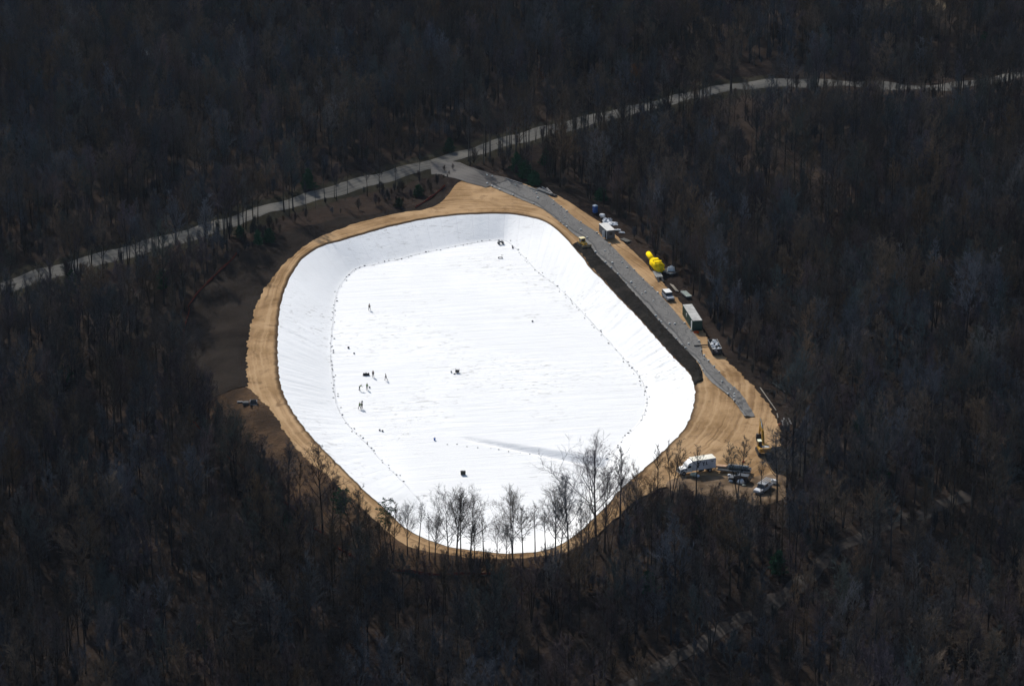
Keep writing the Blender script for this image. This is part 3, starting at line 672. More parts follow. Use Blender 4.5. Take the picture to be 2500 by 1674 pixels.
def gn_scatter(name, pts, scl, rot, idx, sets, label=None, cat=None):
    me = bpy.data.meshes.new(name); me.from_pydata(pts, [], [])
    for an, data, ty in (('scl', scl, 'FLOAT'), ('rot', rot, 'FLOAT'), ('idx', idx, 'INT')):
        a = me.attributes.new(an, ty, 'POINT'); a.data.foreach_set('value', data)
    o = bpy.data.objects.new(name, me); col.objects.link(o)
    g = bpy.data.node_groups.new(name + '_nodes', 'GeometryNodeTree')
    g.interface.new_socket(name='Geometry', in_out='INPUT', socket_type='NodeSocketGeometry'); g.interface.new_socket(name='Geometry', in_out='OUTPUT', socket_type='NodeSocketGeometry')
    gi = g.nodes.new('NodeGroupInput'); go = g.nodes.new('NodeGroupOutput'); allj = g.nodes.new('GeometryNodeJoinGeometry')
    for st in sets:
        j = g.nodes.new('GeometryNodeJoinGeometry'); t2 = g.nodes.new('GeometryNodeGeometryToInstance')
        for ob in st:
            oi = g.nodes.new('GeometryNodeObjectInfo'); oi.transform_space = 'ORIGINAL'; oi.inputs['Object'].default_value = ob; g.links.new(oi.outputs['Geometry'], j.inputs[0])
        g.links.new(j.outputs[0], t2.inputs[0]); g.links.new(t2.outputs[0], allj.inputs[0])
    ip = g.nodes.new('GeometryNodeInstanceOnPoints'); ip.inputs['Pick Instance'].default_value = True
    def attr(n_, ty):
        a = g.nodes.new('GeometryNodeInputNamedAttribute'); a.data_type = ty; a.inputs['Name'].default_value = n_; return a.outputs[0]
    cx = g.nodes.new('ShaderNodeCombineXYZ'); g.links.new(attr('rot', 'FLOAT'), cx.inputs[2])
    g.links.new(gi.outputs[0], ip.inputs['Points']); g.links.new(allj.outputs[0], ip.inputs['Instance']); g.links.new(attr('idx', 'INT'), ip.inputs['Instance Index'])
    e2r = g.nodes.new('FunctionNodeEulerToRotation'); g.links.new(cx.outputs[0], e2r.inputs[0]); g.links.new(e2r.outputs[0], ip.inputs['Rotation'])
    g.links.new(attr('scl', 'FLOAT'), ip.inputs['Scale']); g.links.new(ip.outputs[0], go.inputs[0])
    md = o.modifiers.new('scatter', 'NODES'); md.node_group = g
    return tag(o, label, cat, kind='stuff')
gn_scatter('woodland', [(s[0], s[1], s[2] - .1) for s in rest], [s[3] / TREE_H for s in rest], [s[4] for s in rest], [variant(rgv, s[3]) for s in rest],
           [proto[k] for k in range(10)], 'dark bare woodland of leafless trees stretching away all round the pit', 'woodland')

# hand-set trees seen against the liner and the dirt: base, top (full photo pixels), mesh, label
SIL = [
 (1455,1338,1459,1101,V_FAN[0],'tallest bare tree before the liner right of centre, forked crown reaching the grey swale'),
 (1512,1330,1524,1084,V_SLIM[0],'thin tall bare tree just right of the tallest forked tree, top over the white wall'),
 (1388,1382,1394,1166,V_FAN[2],'slender bare tree between the round fan-crowned tree and the tallest forked tree'),
 (1355,1368,1354,1197,V_FAN[2],'round fan-crowned bare tree against the liner, left of the slender tree'),
 (1252,1368,1261,1187,V_FAN[3],'broad bare tree with several upright stems in front of the middle of the liner edge'),
 (1306,1366,1309,1221,V_SLIM[1],'narrow bare tree just right of the broad many-stemmed tree'),
 (1212,1368,1217,1272,V_FAN[1],'small low bare tree with a round crown at the lowest edge of the liner'),
 (1147,1378,1170,1210,V_FAN[0],'bare tree leaning right with a wide side limb over the liner'),
 (1114,1378,1128,1197,V_FAN[2],'straight bare tree in the left clump, tallest crown of that clump'),
 (1126,1384,1136,1206,V_SLIM[0],'second straight trunk in the left clump, close behind the tallest'),
 (1094,1372,1085,1215,V_FAN[1],'wide spreading bare oak on the left of the clump before the liner'),
 (1022,1362,1046,1228,V_SLIM[1],'thin bare tree leaning right, left of the spreading oak'),
 (995,1352,995,1235,V_FAN[2],'small pale bare tree at the left end of the row before the liner'),
 (875,1372,905,1170,V_MULTI[1],'crooked bare tree with a bent trunk against the dirt ring lower left of the liner'),
 (787,1330,787,1096,V_STD[1],'tall dark bare tree before the tan dirt on the lower left'),
 (1048,1366,1052,1250,V_SLIM[1],'short thin bare tree between the leaning tree and the spreading oak'),
 (1180,1372,1178,1250,V_SLIM[0],'thin bare tree between the leaning tree and the low round tree'),
 (1332,1372,1330,1240,V_SLIM[1],'thin bare tree close left of the fan-crowned tree'),
 (1420,1378,1424,1215,V_SLIM[0],'thin bare tree close right of the slender tree'),
 (1476,1345,1480,1150,V_FAN[2],'bare tree hard against the right side of the tallest forked tree'),
 (1552,1318,1556,1150,V_STD[2],'bare tree before the dirt ring at the lower right corner of the liner'),
 (1605,1232,1612,1080,V_SLIM[0],'bare tree left of the box truck, before the tan dirt'),
 (1640,1225,1655,1076,V_MULTI[0],'clump-stemmed bare tree right beside the nose of the box truck'),
 (1700,1215,1698,1080,V_SLIM[1],'thin bare tree standing in front of the box truck'),
 (1800,1215,1800,1066,V_MULTI[1],'bare tree in front of the flatbed behind the box truck'),
 (1857,1228,1858,1110,V_SLIM[0],'thin bare tree between the flatbed and the ladder pickup'),
 (1897,1225,1900,1062,V_STD[2],'dark bare tree right of the ladder pickup'),
 (1920,1200,1922,1040,V_STD[1],'dark bare tree at the right edge of the yard beside the black mud'),
 (577,1195,577,1020,V_OAK[1],'dark bare tree left of the embankment, below the grey pipes'),
 (632,1215,644,1067,V_STD[1],'bare tree before the brown embankment, second from its left end'),
 (662,1260,669,1096,V_SLIM[0],'thin bare tree before the middle of the brown embankment'),
 (706,1240,708,1078,V_STD[3],'bare tree in front of the sharp corner where tan dirt meets the brown bank'),
 (733,1290,738,1110,V_SLIM[1],'slim bare tree before the brown bank, right of its sharp corner'),
 (812,1345,816,1165,V_STD[2],'bare tree left of the flat-topped pine'),
 (905,1385,915,1240,V_STD[0],'bare tree below the crooked tree'),
 (690,1315,692,1170,V_STD[0],'low bare tree at the foot of the brown bank'),
 (960,1375,965,1225,V_MULTI[1],'two-stemmed bare tree left of the small pale tree'),
 (1062,1376,1066,1262,V_FAN[2],'low twiggy bare tree under the spreading oak, left side'),
 (1158,1376,1160,1268,V_STD[3],'short bare tree under the right-leaning tree with the wide side limb'),
 (1236,1378,1238,1282,V_FAN[2],'short bare tree left of the broad many-stemmed tree'),
 (1276,1380,1280,1235,V_STD[1],'bare tree close right of the broad many-stemmed tree, half its width'),
 (1366,1385,1372,1240,V_STD[0],'bushy bare tree between fan-crowned and slender trees, lower than both'),
 (1438,1372,1436,1232,V_FAN[2],'lower bare tree left under the tallest forked tree'),
 (1530,1335,1534,1180,V_FAN[2],'bare tree between the thin tall tree and the lower right dirt corner'),
 (930,1380,930,1270,V_FAN[2],'low bare tree under the ragged-crowned pine'),
 (1590,1290,1588,1165,V_FAN[1],'wide bare tree before the dirt ring, left of the yard trees'),
 (1668,1262,1665,1180,V_STD[0],'low bushy bare tree under the box truck'),
 (1752,1262,1752,1178,V_STD[1],'low bushy bare tree under the flatbed trailer'),
]
rgs = random.Random(77)
for bu, bv, tu, tv, mv, lb in SIL:
    p = G(bu, bv); H = (bv - tv) / (pxm(p) * math.cos(PITCH)) ; lx = math.atan2((tu - bu), (bv - tv)) * .8; s = H / TREE_H
    q_ = rgs.uniform(1.2, 1.5) if mv in V_FAN else rgs.uniform(1.1, 1.35); r_ = place_tree(mv, p - Vector((0, 0, .15)), (s * q_, s * q_, s), rgs.random() * 6.28, 'bare_tree', lb, 'tree', None, None); r_.rotation_euler[1] = lx
# pines: base px (display), top px (display), mesh, label
PIN = [
 (1182,392,1185,345,P_YOUNG[1],'leftmost and tallest of the three green pines above the haul road'),
 (1203,408,1205,362,P_YOUNG[0],'middle broad green pine above the haul road'),
 (1222,422,1222,388,P_YOUNG[2],'lowest small green pine above the haul road, nearest the trailer'),
 (1027,348,1025,312,P_YOUNG[0],'dark pine on the far side of the gravel road above the junction'),
 (1248,378,1248,335,P_YOUNG[1],'dark pine deeper in the wood right of the three green pines'),
 (705,432,700,382,P_YOUNG[1],'dark pine on the far side of the gravel road, left of the junction'),
 (957,448,955,420,P_YOUNG[2],'small pine on the scrub between road and pit, nearest the junction'),
 (912,472,910,450,P_YOUNG[2],'yellowish small pine on the scrub by the upper left end of the orange fence'),
 (548,545,548,512,P_YOUNG[0],'dark bushy pine left on the verge beside the road'),
 (590,560,590,522,P_YOUNG[1],'dark pine on the verge, right of the bushy one'),
 (615,552,615,520,P_YOUNG[2],'third small dark pine on the verge by the top of the topsoil'),
 (372,660,368,610,P_YOUNG[0],'olive bushy pine in the wood left of the orange fence'),
 (165,660,163,612,P_YOUNG[1],'dark pine beside the road at the far left'),
 (1968,998,1966,945,P_YOUNG[0],'yellow-green pine in the wood right of the yard'),
 (1375,458,1375,425,P_YOUNG[2],'low dark pine in the wood above the blue toilet'),
 (1600,520,1600,485,P_YOUNG[0],'dark pine alone in the wood on the right, level with the pit top'),
 (660,1215,658,1165,P_YOUNG[0],'green pine low in the wood beneath the brown bank'),
 (1590,1215,1590,1172,P_YOUNG[1],'dark green pine beneath the yard'),
 (1780,1310,1775,1250,P_YOUNG[0],'large dark pine in the wood right of centre, below the yard'),
 (1482,1350,1480,1300,P_YOUNG[2],'yellow-green pine in the wood right below the pit'),
 (2080,250,2080,210,P_YOUNG[0],'green pine just below the far right stretch of road'),
 (2440,240,2440,210,P_YOUNG[0],'green pine at the far right just beyond the frame'),
 (2250,110,2248,70,P_YOUNG[1],'green pine beyond the road at the upper right'),
 (2280,425,2280,375,P_YOUNG[0],'green pine near the right edge of the picture'),
 (95,180,95,130,P_YOUNG[1],'dark pine in the far wood at the upper left'),
 (370,155,368,125,P_YOUNG[0],'dark pine in front of the grey-roofed house'),
 (490,145,490,108,P_YOUNG[1],'dark pine in the far wood right of the grey-roofed house'),
 (150,870,148,820,P_YOUNG[0],'dark green pine in the wood at the left edge'),
 (460,1480,458,1420,P_YOUNG[1],'dark pine low in the wood at the bottom left'),
 (2010,1100,2010,1050,P_YOUNG[2],'small dark pine right of the yard, below the yellow-green one'),
]
for bx, by, tx, ty, mv, lb in PIN:
    p = GD(bx, by); H = (by - ty) * SD / (pxm(p) * .93) * .88; h0 = {id(P_YOUNG[0]): 5, id(P_YOUNG[1]): 6, id(P_YOUNG[2]): 4}[id(mv)]; s = H / h0
    place_tree(mv, p, (s * 1.05, s * 1.05, s), rgs.random() * 6, 'pine_tree', lb, 'pine tree', 'pines among the bare trees')
for bu, bv, tu, tv, lb in [(835, 1372, 832, 1192, 'tall pine with a flat green crown before the tan dirt, lower left of the liner'), (943, 1388, 937, 1216, 'tall pine with a ragged crown just touching the lower left edge of the liner')]:
    p = G(bu, bv); s = (bv - tv) / (pxm(p) * .93) / 18; place_tree(P_TALL[0], p, (s * .8, s * .8, s), 1.2, 'pine_tree', lb, 'pine tree', 'pines among the bare trees')
# oaks that kept their brown leaves
BRN = [(1292,165,1290,90),(1235,225,1232,160),(1450,215,1452,150),(1535,375,1530,300),(1660,480,1655,410),(1970,490,1965,415),(2105,325,2100,262),(640,60,640,-5),(245,140,240,70),(720,90,722,20),(1420,95,1418,30),(2180,620,2182,560),(300,350,300,290),(1990,560,1988,500),(420,1230,420,1150),(1000,70,1000,5),(800,215,800,150),(2010,880,2010,815)]
WH = ['above the middle of the road, upper one', 'above the middle of the road, lower left one', 'above the road right of the pit top', 'right of the three green pines', 'right of the blue toilet', 'far right, level with the toilet', 'just under the far right road bend', 'at the top edge left of centre', 'in the upper left corner wood near the house', 'at the top edge near the brown clearing', 'at the top right of centre', 'on the right level with the green container', 'left of the road in the upper left wood', 'far right, level with the office cabin', 'in the lower left wood', 'at the top edge near the middle', 'in the upper wood left of centre', 'on the right above the white pipes']
for (bx, by, tx, ty), wh in zip(BRN, WH):
    p = GD(bx, by); s = (by - ty) * SD / (pxm(p) * .93) / 20 * .95
    place_tree(V_BROWN[0], p, (s, s, s), rgs.random() * 6, 'oak_tree', 'bare oak still holding rusty brown leaves, ' + wh, 'oak tree', 'oaks with brown leaves')
# roadside trees: thin trunks crossing the gravel road
for i, bx in enumerate([470,490,512,530,545,580,650,662,700,722,742,765,770,795,840,868,905,960,1075,1120,1140,1150,1165,1180,1210,1250,1262,1290,1310,1345,1380,1400,1440,1480]):
    ry = float(np.interp(bx, [q[0] for q in ROAD], [q[1] for q in ROAD])); p = GD(bx, ry + rgs.uniform(16, 34)); mv = rgs.choice(V_SLIM + V_STD[1:2]); s = rgs.uniform(.55, .95) * (.6 if 690 < bx < 1010 else 1)
    tl = 'left' if bx < 1000 else 'right'
    place_tree(mv, p, (s, s, s), rgs.random() * 6, 'bare_tree', 'thin bare tree on the near verge of the gravel road, %s of the junction' % tl, 'tree', 'roadside trees %s of the junction' % tl)
# bushes
bush_protos = []
for i, (bx, by) in enumerate([(880,460),(1000,425),(920,440),(760,490),(640,535),(700,500),(860,470),(1120,375),(1290,430),(1345,455),(1430,505),(1470,540),(820,480),(980,430),(970,445),(940,455),(985,440),(560,560),(520,600),(1150,385),(1640,715),(1700,800),(1660,700),(1800,900),(1540,600),(1560,615),(1400,490),(1450,545),(1480,560),(1500,585),(1520,596),(1580,655),(1600,690),(1625,730),(1645,760),(1668,795),(1690,825),(1720,855),(1745,885),(1770,915),(1560,640)]):
    lb = 'low tangle of bare brown brush on the scrub between road and pit' if bx < 1100 else 'low tangle of bare brown brush along the wood edge right of the haul road'
    r = place_tree(V_BUSH[i % 2], GD(bx, by), rgs.uniform(.7, 1.2), rgs.random() * 6, 'bush', lb, 'bush', 'bushes ' + ('on the scrub' if bx < 1100 else 'along the right wood edge')); 
    if i < 2: bush_protos.append(list(r.children))
ub = []
for s in spots:
    if rgn.random() < .9:
        x, y = s[0] + rgn.uniform(-4, 4), s[1] + rgn.uniform(-4, 4)
        if in_poly(clear_w, x, y) or dist_line(road_c, x, y) < 4.6: continue
        ub.append((x, y, float(hgt(x, y)), rgn.uniform(.7, 2.0), rgn.random() * 6, rgn.randrange(2)))
for _ in range(420):
    x, y = VERGE[:, 0].min() + rgn.random() * np.ptp(VERGE[:, 0]), VERGE[:, 1].min() + rgn.random() * np.ptp(VERGE[:, 1])
    if in_poly(VERGE, x, y) and mnoise.noise(Vector((x * .07, y * .07, 4))) > -.1 and dist_line(road_c, x, y) > 5.5 and pad_dist(x, y) > 4: ub.append((x, y, float(hgt(x, y)), rgn.uniform(.35, .95), rgn.random() * 6, rgn.randrange(2)))
gn_scatter('undergrowth', [u[:3] for u in ub], [u[3] for u in ub], [u[4] for u in ub], [u[5] for u in ub], bush_protos, 'scrubby bare undergrowth on the leaf-covered forest floor', 'undergrowth')

# ------------------------------------------------------------------ objects
C_ = simple
def frame(nl, nr, fl, H):        # roof corners in the photo -> centre on the ground, x axis along nl->fl, length, width
    a, b, c = (U(*q, H) for q in (nl, nr, fl)); L = Vector(c - a); ang = math.atan2(L.y, L.x); ln = L.length
    ex = Vector((math.cos(ang), math.sin(ang), 0)); ey = Vector((-ex.y, ex.x, 0)); wv = Vector(b - a).dot(ey)
    cen = Vector(a) + ex * ln / 2 + ey * wv / 2; cen.z = 0.1; return cen, ang, ln, abs(wv)
def wheel(parent, x, y, r=.42, w_=.28, z=None):
    z = r if z is None else z
    o = MB().cyl((x, y - w_ / 2, z), (x, y + w_ / 2, z), r, n=16).build('wheel', C_('tyre_rubber', (.02, .02, .021), .8), parent)
    MB().cyl((x, y - w_ / 2 - .012, z), (x, y + w_ / 2 + .012, z), r * .55, n=12).build('rim', C_('wheel_rim', (.42, .42, .43), .4, metal=.6), o)
    return o
WHITE = C_('white_paint', (.74, .74, .73), .35, .08, 1.0, dirt=(.42, .38, .32)); GLASS = C_('dark_glass', (.018, .022, .028), .12, .1)
DKMET = C_('dark_steel', (.045, .045, .048), .5, .3, 2.0, dirt=(.12, .08, .05)); GREY = C_('grey_metal', (.30, .31, .31), .5, .2, 1.4, dirt=(.2, .17, .13))
YEL = C_('machine_yellow', (.62, .34, .045), .45, .15, 1.2, dirt=(.30, .17, .07)); PLAST = C_('white_plastic', (.68, .69, .70), .5, .12, 2.0)
BLACKP = C_('black_plastic', (.028, .028, .03), .5, .2)

def green_container():
    c, a, L, W = frame((1692.5, 784.7), (1714.1, 783.8), (1667.6, 745), 2.75); W = 2.45; L = min(L, 12.2)
    r = empty('shipping_container', c, a, 'long dark green site container with pale grey roof and white side door', 'container')
    g = C_('container_green', (.012, .055, .042), .45, .2, 1.0, dirt=(.05, .06, .05)); b = MB()
    b.box((0, 0, 1.42), (L - .1, W - .1, 2.5))
    n = int(L / .28)
    for i in range(n):
        for sy in (-1, 1): b.box((-L / 2 + .2 + i * .28, sy * (W / 2 - .02), 1.42), (.13, .06, 2.35))
    b.build('body', g, r)
    f = MB()
    for sx in (-1, 1):
        for sy in (-1, 1): f.box((sx * (L / 2 - .05), sy * (W / 2 - .05), 1.42), (.16, .16, 2.75))
    for sy in (-1, 1): f.box((0, sy * (W / 2 - .04), .14), (L - .2, .14, .16)); f.box((0, sy * (W / 2 - .04), 2.72), (L - .2, .12, .12))
    f.build('corner_frame', g, r)
    MB().box((0, 0, 2.82), (L, W, .07), bev=.02).build('roof', C_('container_roof', (.40, .40, .385), .6, .2, .6, dirt=(.26, .24, .21)), r)
    for sy in (-1, 1): MB().box((-L / 2 - .02, sy * .58, 1.4), (.05, 1.1, 2.3)).build('door', g, r)
    MB().box((-L / 2 + 1.1, W / 2 + .03 if False else -0, 0), (.01, .01, .01))
    side = 1 if math.cos(a + math.pi / 2) < 0 else -1
    d = MB().box((-L / 2 + 1.3, side * (W / 2 + .03), 1.3), (.95, .06, 2.1)).build('side_door', WHITE, r); MB().box((-L / 2 + 1.65, side * (W / 2 + .09), 1.25), (.05, .05, .2)).build('handle', DKMET, d)
    wd = MB().box((L / 2 - 4.6, side * (W / 2 + .03), 1.75), (.75, .05, .8)).build('window', WHITE, r); MB().box((L / 2 - 4.6, side * (W / 2 + .065), 1.75), (.58, .02, .62)).build('pane', C_('pale_glass', (.4, .44, .46), .2), wd)
    MB().box((-L / 2 - .3, side * .5, .2), (.5, 1.0, .2)).build('step', DKMET, r)
green_container()
def office():
    c, a, L, W = frame((1483.6, 564.2), (1500.5, 563.4), (1464.5, 546.6), 2.6); W = 2.35; L = min(L, 6.6)
    side = 1 if math.cos(a + math.pi / 2) < 0 else -1
    r = empty('site_cabin', c, a, 'short grey site cabin with whitish flat roof and dark open doorway, beside the white litter', 'site cabin')
    MB().box((0, 0, 1.4), (L, W, 2.3)).build('wall', C_('cabin_grey', (.13, .13, .135), .6, .15, .8, dirt=(.2, .18, .15)), r)
    MB().box((0, 0, 2.6), (L + .16, W + .16, .12), bev=.03).build('roof', C_('cabin_roof', (.60, .59, .56), .6, .12, .7, dirt=(.4, .37, .33)), r)
    d = MB().box((-L / 2 + .95, side * (W / 2 + .02), 1.25), (.8, .05, 2.0)).build('doorway', BLACKP, r)
    MB().box((-L / 2 + .1, side * (W / 2 + .03), 1.35), (.14, .08, 2.4)).build('corner_post', WHITE, r); MB().box((-L / 2 + 1.4, side * (W / 2 + .45), 1.3), (.06, .8, 2.0)).build('door', WHITE, r)
    MB().box((-L / 2 - .02, 0, 1.6), (.05, .9, .7)).build('window', GLASS, r)
    for x in (-L * .3, L * .25):
        for y in (-.9, .9): wheel(r, x, y, .32, .2)
    MB().box((L / 2 + .6, 0, .35), (1.3, .12, .1)).build('tow_bar', DKMET, r)
office()
def toilet():
    r = empty('portable_toilet', GD(1361, 487), R(35), 'blue portable toilet with a white domed roof at the wood edge', 'portable toilet')
    bl = C_('toilet_blue', (.010, .085, .32), .45, .15)
    MB().box((0, 0, 1.12), (1.15, 1.15, 1.95), bev=.12).build('cabin', bl, r); MB().box((0, 0, .07), (1.25, 1.25, .14)).build('skid', BLACKP, r)
    b = MB().box((0, 0, 2.16), (1.24, 1.24, .12), bev=.1); b.box((0, 0, 2.3), (1.15, 1.1, .2), taper=.6); b.build('roof', C_('toilet_roof', (.62, .70, .74), .4, .1), r)
    d = MB().box((-.585, 0, 1.1), (.04, .75, 1.75), bev=.01).build('door', C_('toilet_door', (.012, .10, .36), .4, .15), r); MB().box((-.62, .26, 1.1), (.04, .06, .16)).build('handle', WHITE, d)
    MB().cyl((.4, .4, 2.2), (.4, .4, 2.65), .05).build('vent_pipe', BLACKP, r)
toilet()
def crumple_sheet(name, p, sx, sy, h, seed, m, label, cat, group=None):
    N = 16; V, F = [], []; rg = random.Random(seed)
    for j in range(N + 1):
        for i in range(N + 1):
            u, v = i / N * 2 - 1, j / N * 2 - 1; e = max(0, 1 - max(abs(u), abs(v)) ** 3)
            n = mnoise.noise(Vector((u * 1.9 + seed, v * 1.9, seed * .7))); n2 = mnoise.noise(Vector((u * 5 + seed, v * 5, 3)))
            V.append(((u + .35 * n2 + .25 * mnoise.noise(Vector((seed, v * 2, 1)))) * sx / 2, (v + .35 * n + .2 * n2) * sy / 2, h * e * (.35 + abs(n) * 1.1 + .4 * abs(n2)) + .02))
    for j in range(N):
        for i in range(N):
            a = j * N + j + i; F.append((a, a + 1, a + N + 2, a + N + 1))
    o = mesh_obj(name, V, F, m); sm = o.modifiers.new('thick', 'SOLIDIFY'); sm.thickness = .02; o.location = p; return tag(o, label, cat, group)
o = MB().blob((0, 0, .62), (.85, .8, .62), 3, .12, 16, 10).build('fabric_bundle', PLAST, smooth=True); o.location = GD(1378, 498); tag(o, 'round pale grey-white bundle just below the blue toilet', 'bundle')
crumple_sheet('plastic_sheet', GD(1389, 506), 2.6, 3.0, .9, 3, PLAST, 'crumpled white plastic sheeting heaped between the round bundle and the grey cabin', 'plastic sheet')
crumple_sheet('plastic_sheet', GD(1402, 512), 2.6, 2.6, .6, 7, PLAST, 'torn white plastic sheeting right behind the grey cabin roof', 'plastic sheet')
for i, (x, y, wz) in enumerate([(1413, 526, 'nearer the cabin'), (1422, 532, 'farther from the cabin')]): crumple_sheet('plastic_sheet', GD(x, y), 1.6, 1.1, .3, 11 + i, PLAST, 'small scrap of white plastic on leaves right of the grey cabin, ' + wz, 'plastic sheet')
def pallet_stack(p, rz, L, W, n, m, label, name='pallet'):
    r = empty(name, p, rz, label, 'pallet'); b = MB(); k = int(L / .25)
    for j in range(n):
        z = .16 * j
        for i in range(k): b.box((-L / 2 + .12 + i * .25, 0, z + .15), (.17, W, .03))
        for y in (-W / 2 + .07, 0, W / 2 - .07): b.box((0, y, z + .07), (L, .1, .11))
    b.build('deck', m, r); return r
pallet_stack(GD(1431, 551), R(-52), 3.2, 1.5, 2, C_('weathered_wood', (.17, .165, .15), .8, .25, 3), 'low grey stack of pallets lying on leaves right below the grey cabin')

def dozer():
    r = empty('bulldozer', G(1423, 602), R(-62), 'small yellow bulldozer with a roofed cab at the top end of the dark soil strip', 'bulldozer')
    for sy in (-1, 1):
        b = MB(); b.prism([(-1.4, .12), (-1.65, .45), (-1.4, .8), (1.3, .8), (1.6, .45), (1.3, .12)], sy * .95 - .25, sy * .95 + .25); 
        for i in range(12): b.box((-1.35 + i * .245, sy * .95, .83), (.06, .52, .05)); b.box((-1.35 + i * .245, sy * .95, .09), (.06, .52, .05))
        b.build('track', DKMET, r)
    b = MB(); b.box((.75, 0, 1.15), (1.5, 1.1, .8), bev=.08); b.box((-.8, 0, 1.0), (1.3, 1.3, .6), bev=.06); b.build('body', YEL, r)
    MB().box((-.45, 0, 1.85), (1.15, 1.2, 1.0), taper=.94).build('cab', GLASS, r)
    b = MB(); [b.box((-.45 + sx * .58, sy * .6, 1.85), (.09, .09, 1.05)) for sx in (-1, 1) for sy in (-1, 1)]; b.build('cab_frame', YEL, r)
    MB().box((-.45, 0, 2.43), (1.5, 1.5, .12), bev=.05).build('roof', C_('pale_yellow', (.78, .66, .34), .4, .1), r)
    b = MB(); b.box((2.05, 0, .62), (.12, 2.9, 1.0), ry=.12); b.box((2.1, 1.42, .6), (.3, .08, .95)); b.box((2.1, -1.42, .6), (.3, .08, .95)); b.build('blade', C_('blade_steel', (.28, .22, .14), .5, .3), r)
    b = MB(); [b.cyl((.2, sy * .6, .55), (1.98, sy * .7, .5), .08) for sy in (-1, 1)]; b.cyl((1.0, .25, 1.1), (2.0, .25, .9), .06); b.build('push_arm', YEL, r)
    MB().cyl((1.1, .3, 1.5), (1.1, .3, 2.15), .06).build('exhaust_pipe', DKMET, r)
dozer()
def covered_machine():
    p = G(1602, 660); q_ = G(1586, 641) - p; r = empty('covered_machine', p, math.atan2(q_.y, q_.x), 'trailer machine wrapped in a bright yellow tarp with a long covered nose', 'covered machine')
    y = C_('yellow_tarp', (.86, .60, .012), .72, .12, 1.5)
    b = MB(); b.box((-.2, 0, 1.75), (5.2, 2.7, 1.9), bev=.45); b.box((.6, 0, 2.6), (2.6, 2.2, .9), taper=.75, bev=0); b.blob((-2.3, -.2, 1.5), (1.3, 1.3, 1.2), 15, .25, 20, 12); o = b.build('tarp', y, r, True)
    o = MB().prism([(-2.4, 2.6), (-.9, 3.15), (-.7, 2.6)], -1.1, .9).build('tarp_hump', y, r, True)
    b = MB(); b.cyl((2.4, .1, 1.9), (7.3, .1, 2.2), .74, .70, 16); b.blob((7.3, .1, 2.2), (.3, .70, .70), 2, .05); b.blob((2.4, .1, 2.1), (.25, .74, .74), 2, .05); b.build('nose_cover', y, r, True)
    b = MB(); b.box((.6, 0, .55), (5.4, 1.1, .2)); b.box((5.6, .1, .75), (.14, .14, 1.5)); b.box((4.2, .1, .6), (4.0, .3, .16)); b.box((-2.6, 0, .5), (2.0, .15, .15)); b.build('chassis', DKMET, r)
    for x in (-.6, .5):
        for yy_ in (-.95, .95): wheel(r, x, yy_, .4, .25)
covered_machine()
def flat_trailer(p, rz, L, W, label, deck_m, name='flatbed_trailer', zd=.75, red=False, ramps=False, neck=1.3, nax=2):
    r = empty(name, p, rz, label, 'trailer')
    MB().box((0, 0, zd), (L, W, .12)).build('deck', deck_m, r); b = MB()
    for sy in (-1, 1): b.box((0, sy * (W / 2 + .03), zd - .06), (L, .07, .3))
    b.box((-L / 2, 0, zd - .1), (.1, W, .25)); b.box((L / 2, 0, zd - .1), (.1, W, .25)); b.build('side_rail', GREY, r)
    b = MB()
    for sy in (-1, 1): b.cyl((L / 2, sy * W * .35, zd - .15), (L / 2 + neck, 0, .5), .06)
    b.build('tow_bar', DKMET, r)
    for i in range(nax):
        for sy in (-1, 1): wheel(r, -L * .12 - i * .95, sy * (W / 2 - .18), .38, .22)
    if red:
        for sy in (-1, 1): MB().box((-L / 2 - .06, sy * (W / 2 - .25), zd - .12), (.05, .4, .16)).build('tail_light', C_('red_lens', (.35, .01, .012), .3), r)
        MB().box((-L / 2 - .03, 0, zd - .35), (.06, W * .9, .22)).build('bumper', C_('red_paint', (.28, .015, .02), .4), r)
    if ramps:
        for sy in (-1, 1): MB().box((-L / 2 - .9, sy * .6, .4), (1.9, .45, .06), ry=-.38).build('ramp', DKMET, r)
    return r
def dirpx(a, b):
    p, q = G(*a), G(*b); return math.atan2(q.y - p.y, q.x - p.x), (q - p).length, (p + q) / 2
a, L, m_ = dirpx((1612, 686), (1600, 665)); flat_trailer(m_, a, 4.6, 1.7, 'small flat grey trailer on the dirt just below the yellow covered machine', C_('deck_grey', (.24, .24, .23), .7, .2), ramps=True, nax=1)
a, L, m_ = dirpx((1642, 672), (1622, 664)); flat_trailer(m_, a, 4.0, 1.8, 'black flat trailer carrying a white bundle, right of the yellow covered machine', BLACKP, nax=1)
o = crumple_sheet('fabric_bundle', m_ + Vector((.7, .4, .85)), 2.0, 1.9, 1.2, 21, PLAST, 'white folded fabric bundle on the black trailer by the yellow machine', 'bundle')
def pole(name, a, b, r, m, label, cat, group=None, z=None, n=8):
    p, q = G(*a), G(*b); z = r + .03 if z is None else z
    o = MB().cyl((0, 0, z), tuple((q - p) + Vector((0, 0, z))), r, r * .85, n).build(name, m); o.location = p; return tag(o, label, cat, group)
PALEWOOD = C_('pale_wood', (.28, .25, .21), .8, .25, 2)
for i in range(3): pole('pole', (1636 + i * 3.2, 694 + i * 1.2), (1650 + i * 3.2, 711 + i * .8), .11, PALEWOOD, 'long pale pole lying behind the white-roofed van', 'pole', 'poles behind the white-roofed van')
a, L, m_ = dirpx((1686, 733), (1664, 714)); flat_trailer(m_, a, 4.2, 1.4, 'narrow greenish grey trailer in the trees between the van and the green container', C_('deck_green_grey', (.20, .24, .22), .6, .2), nax=1)

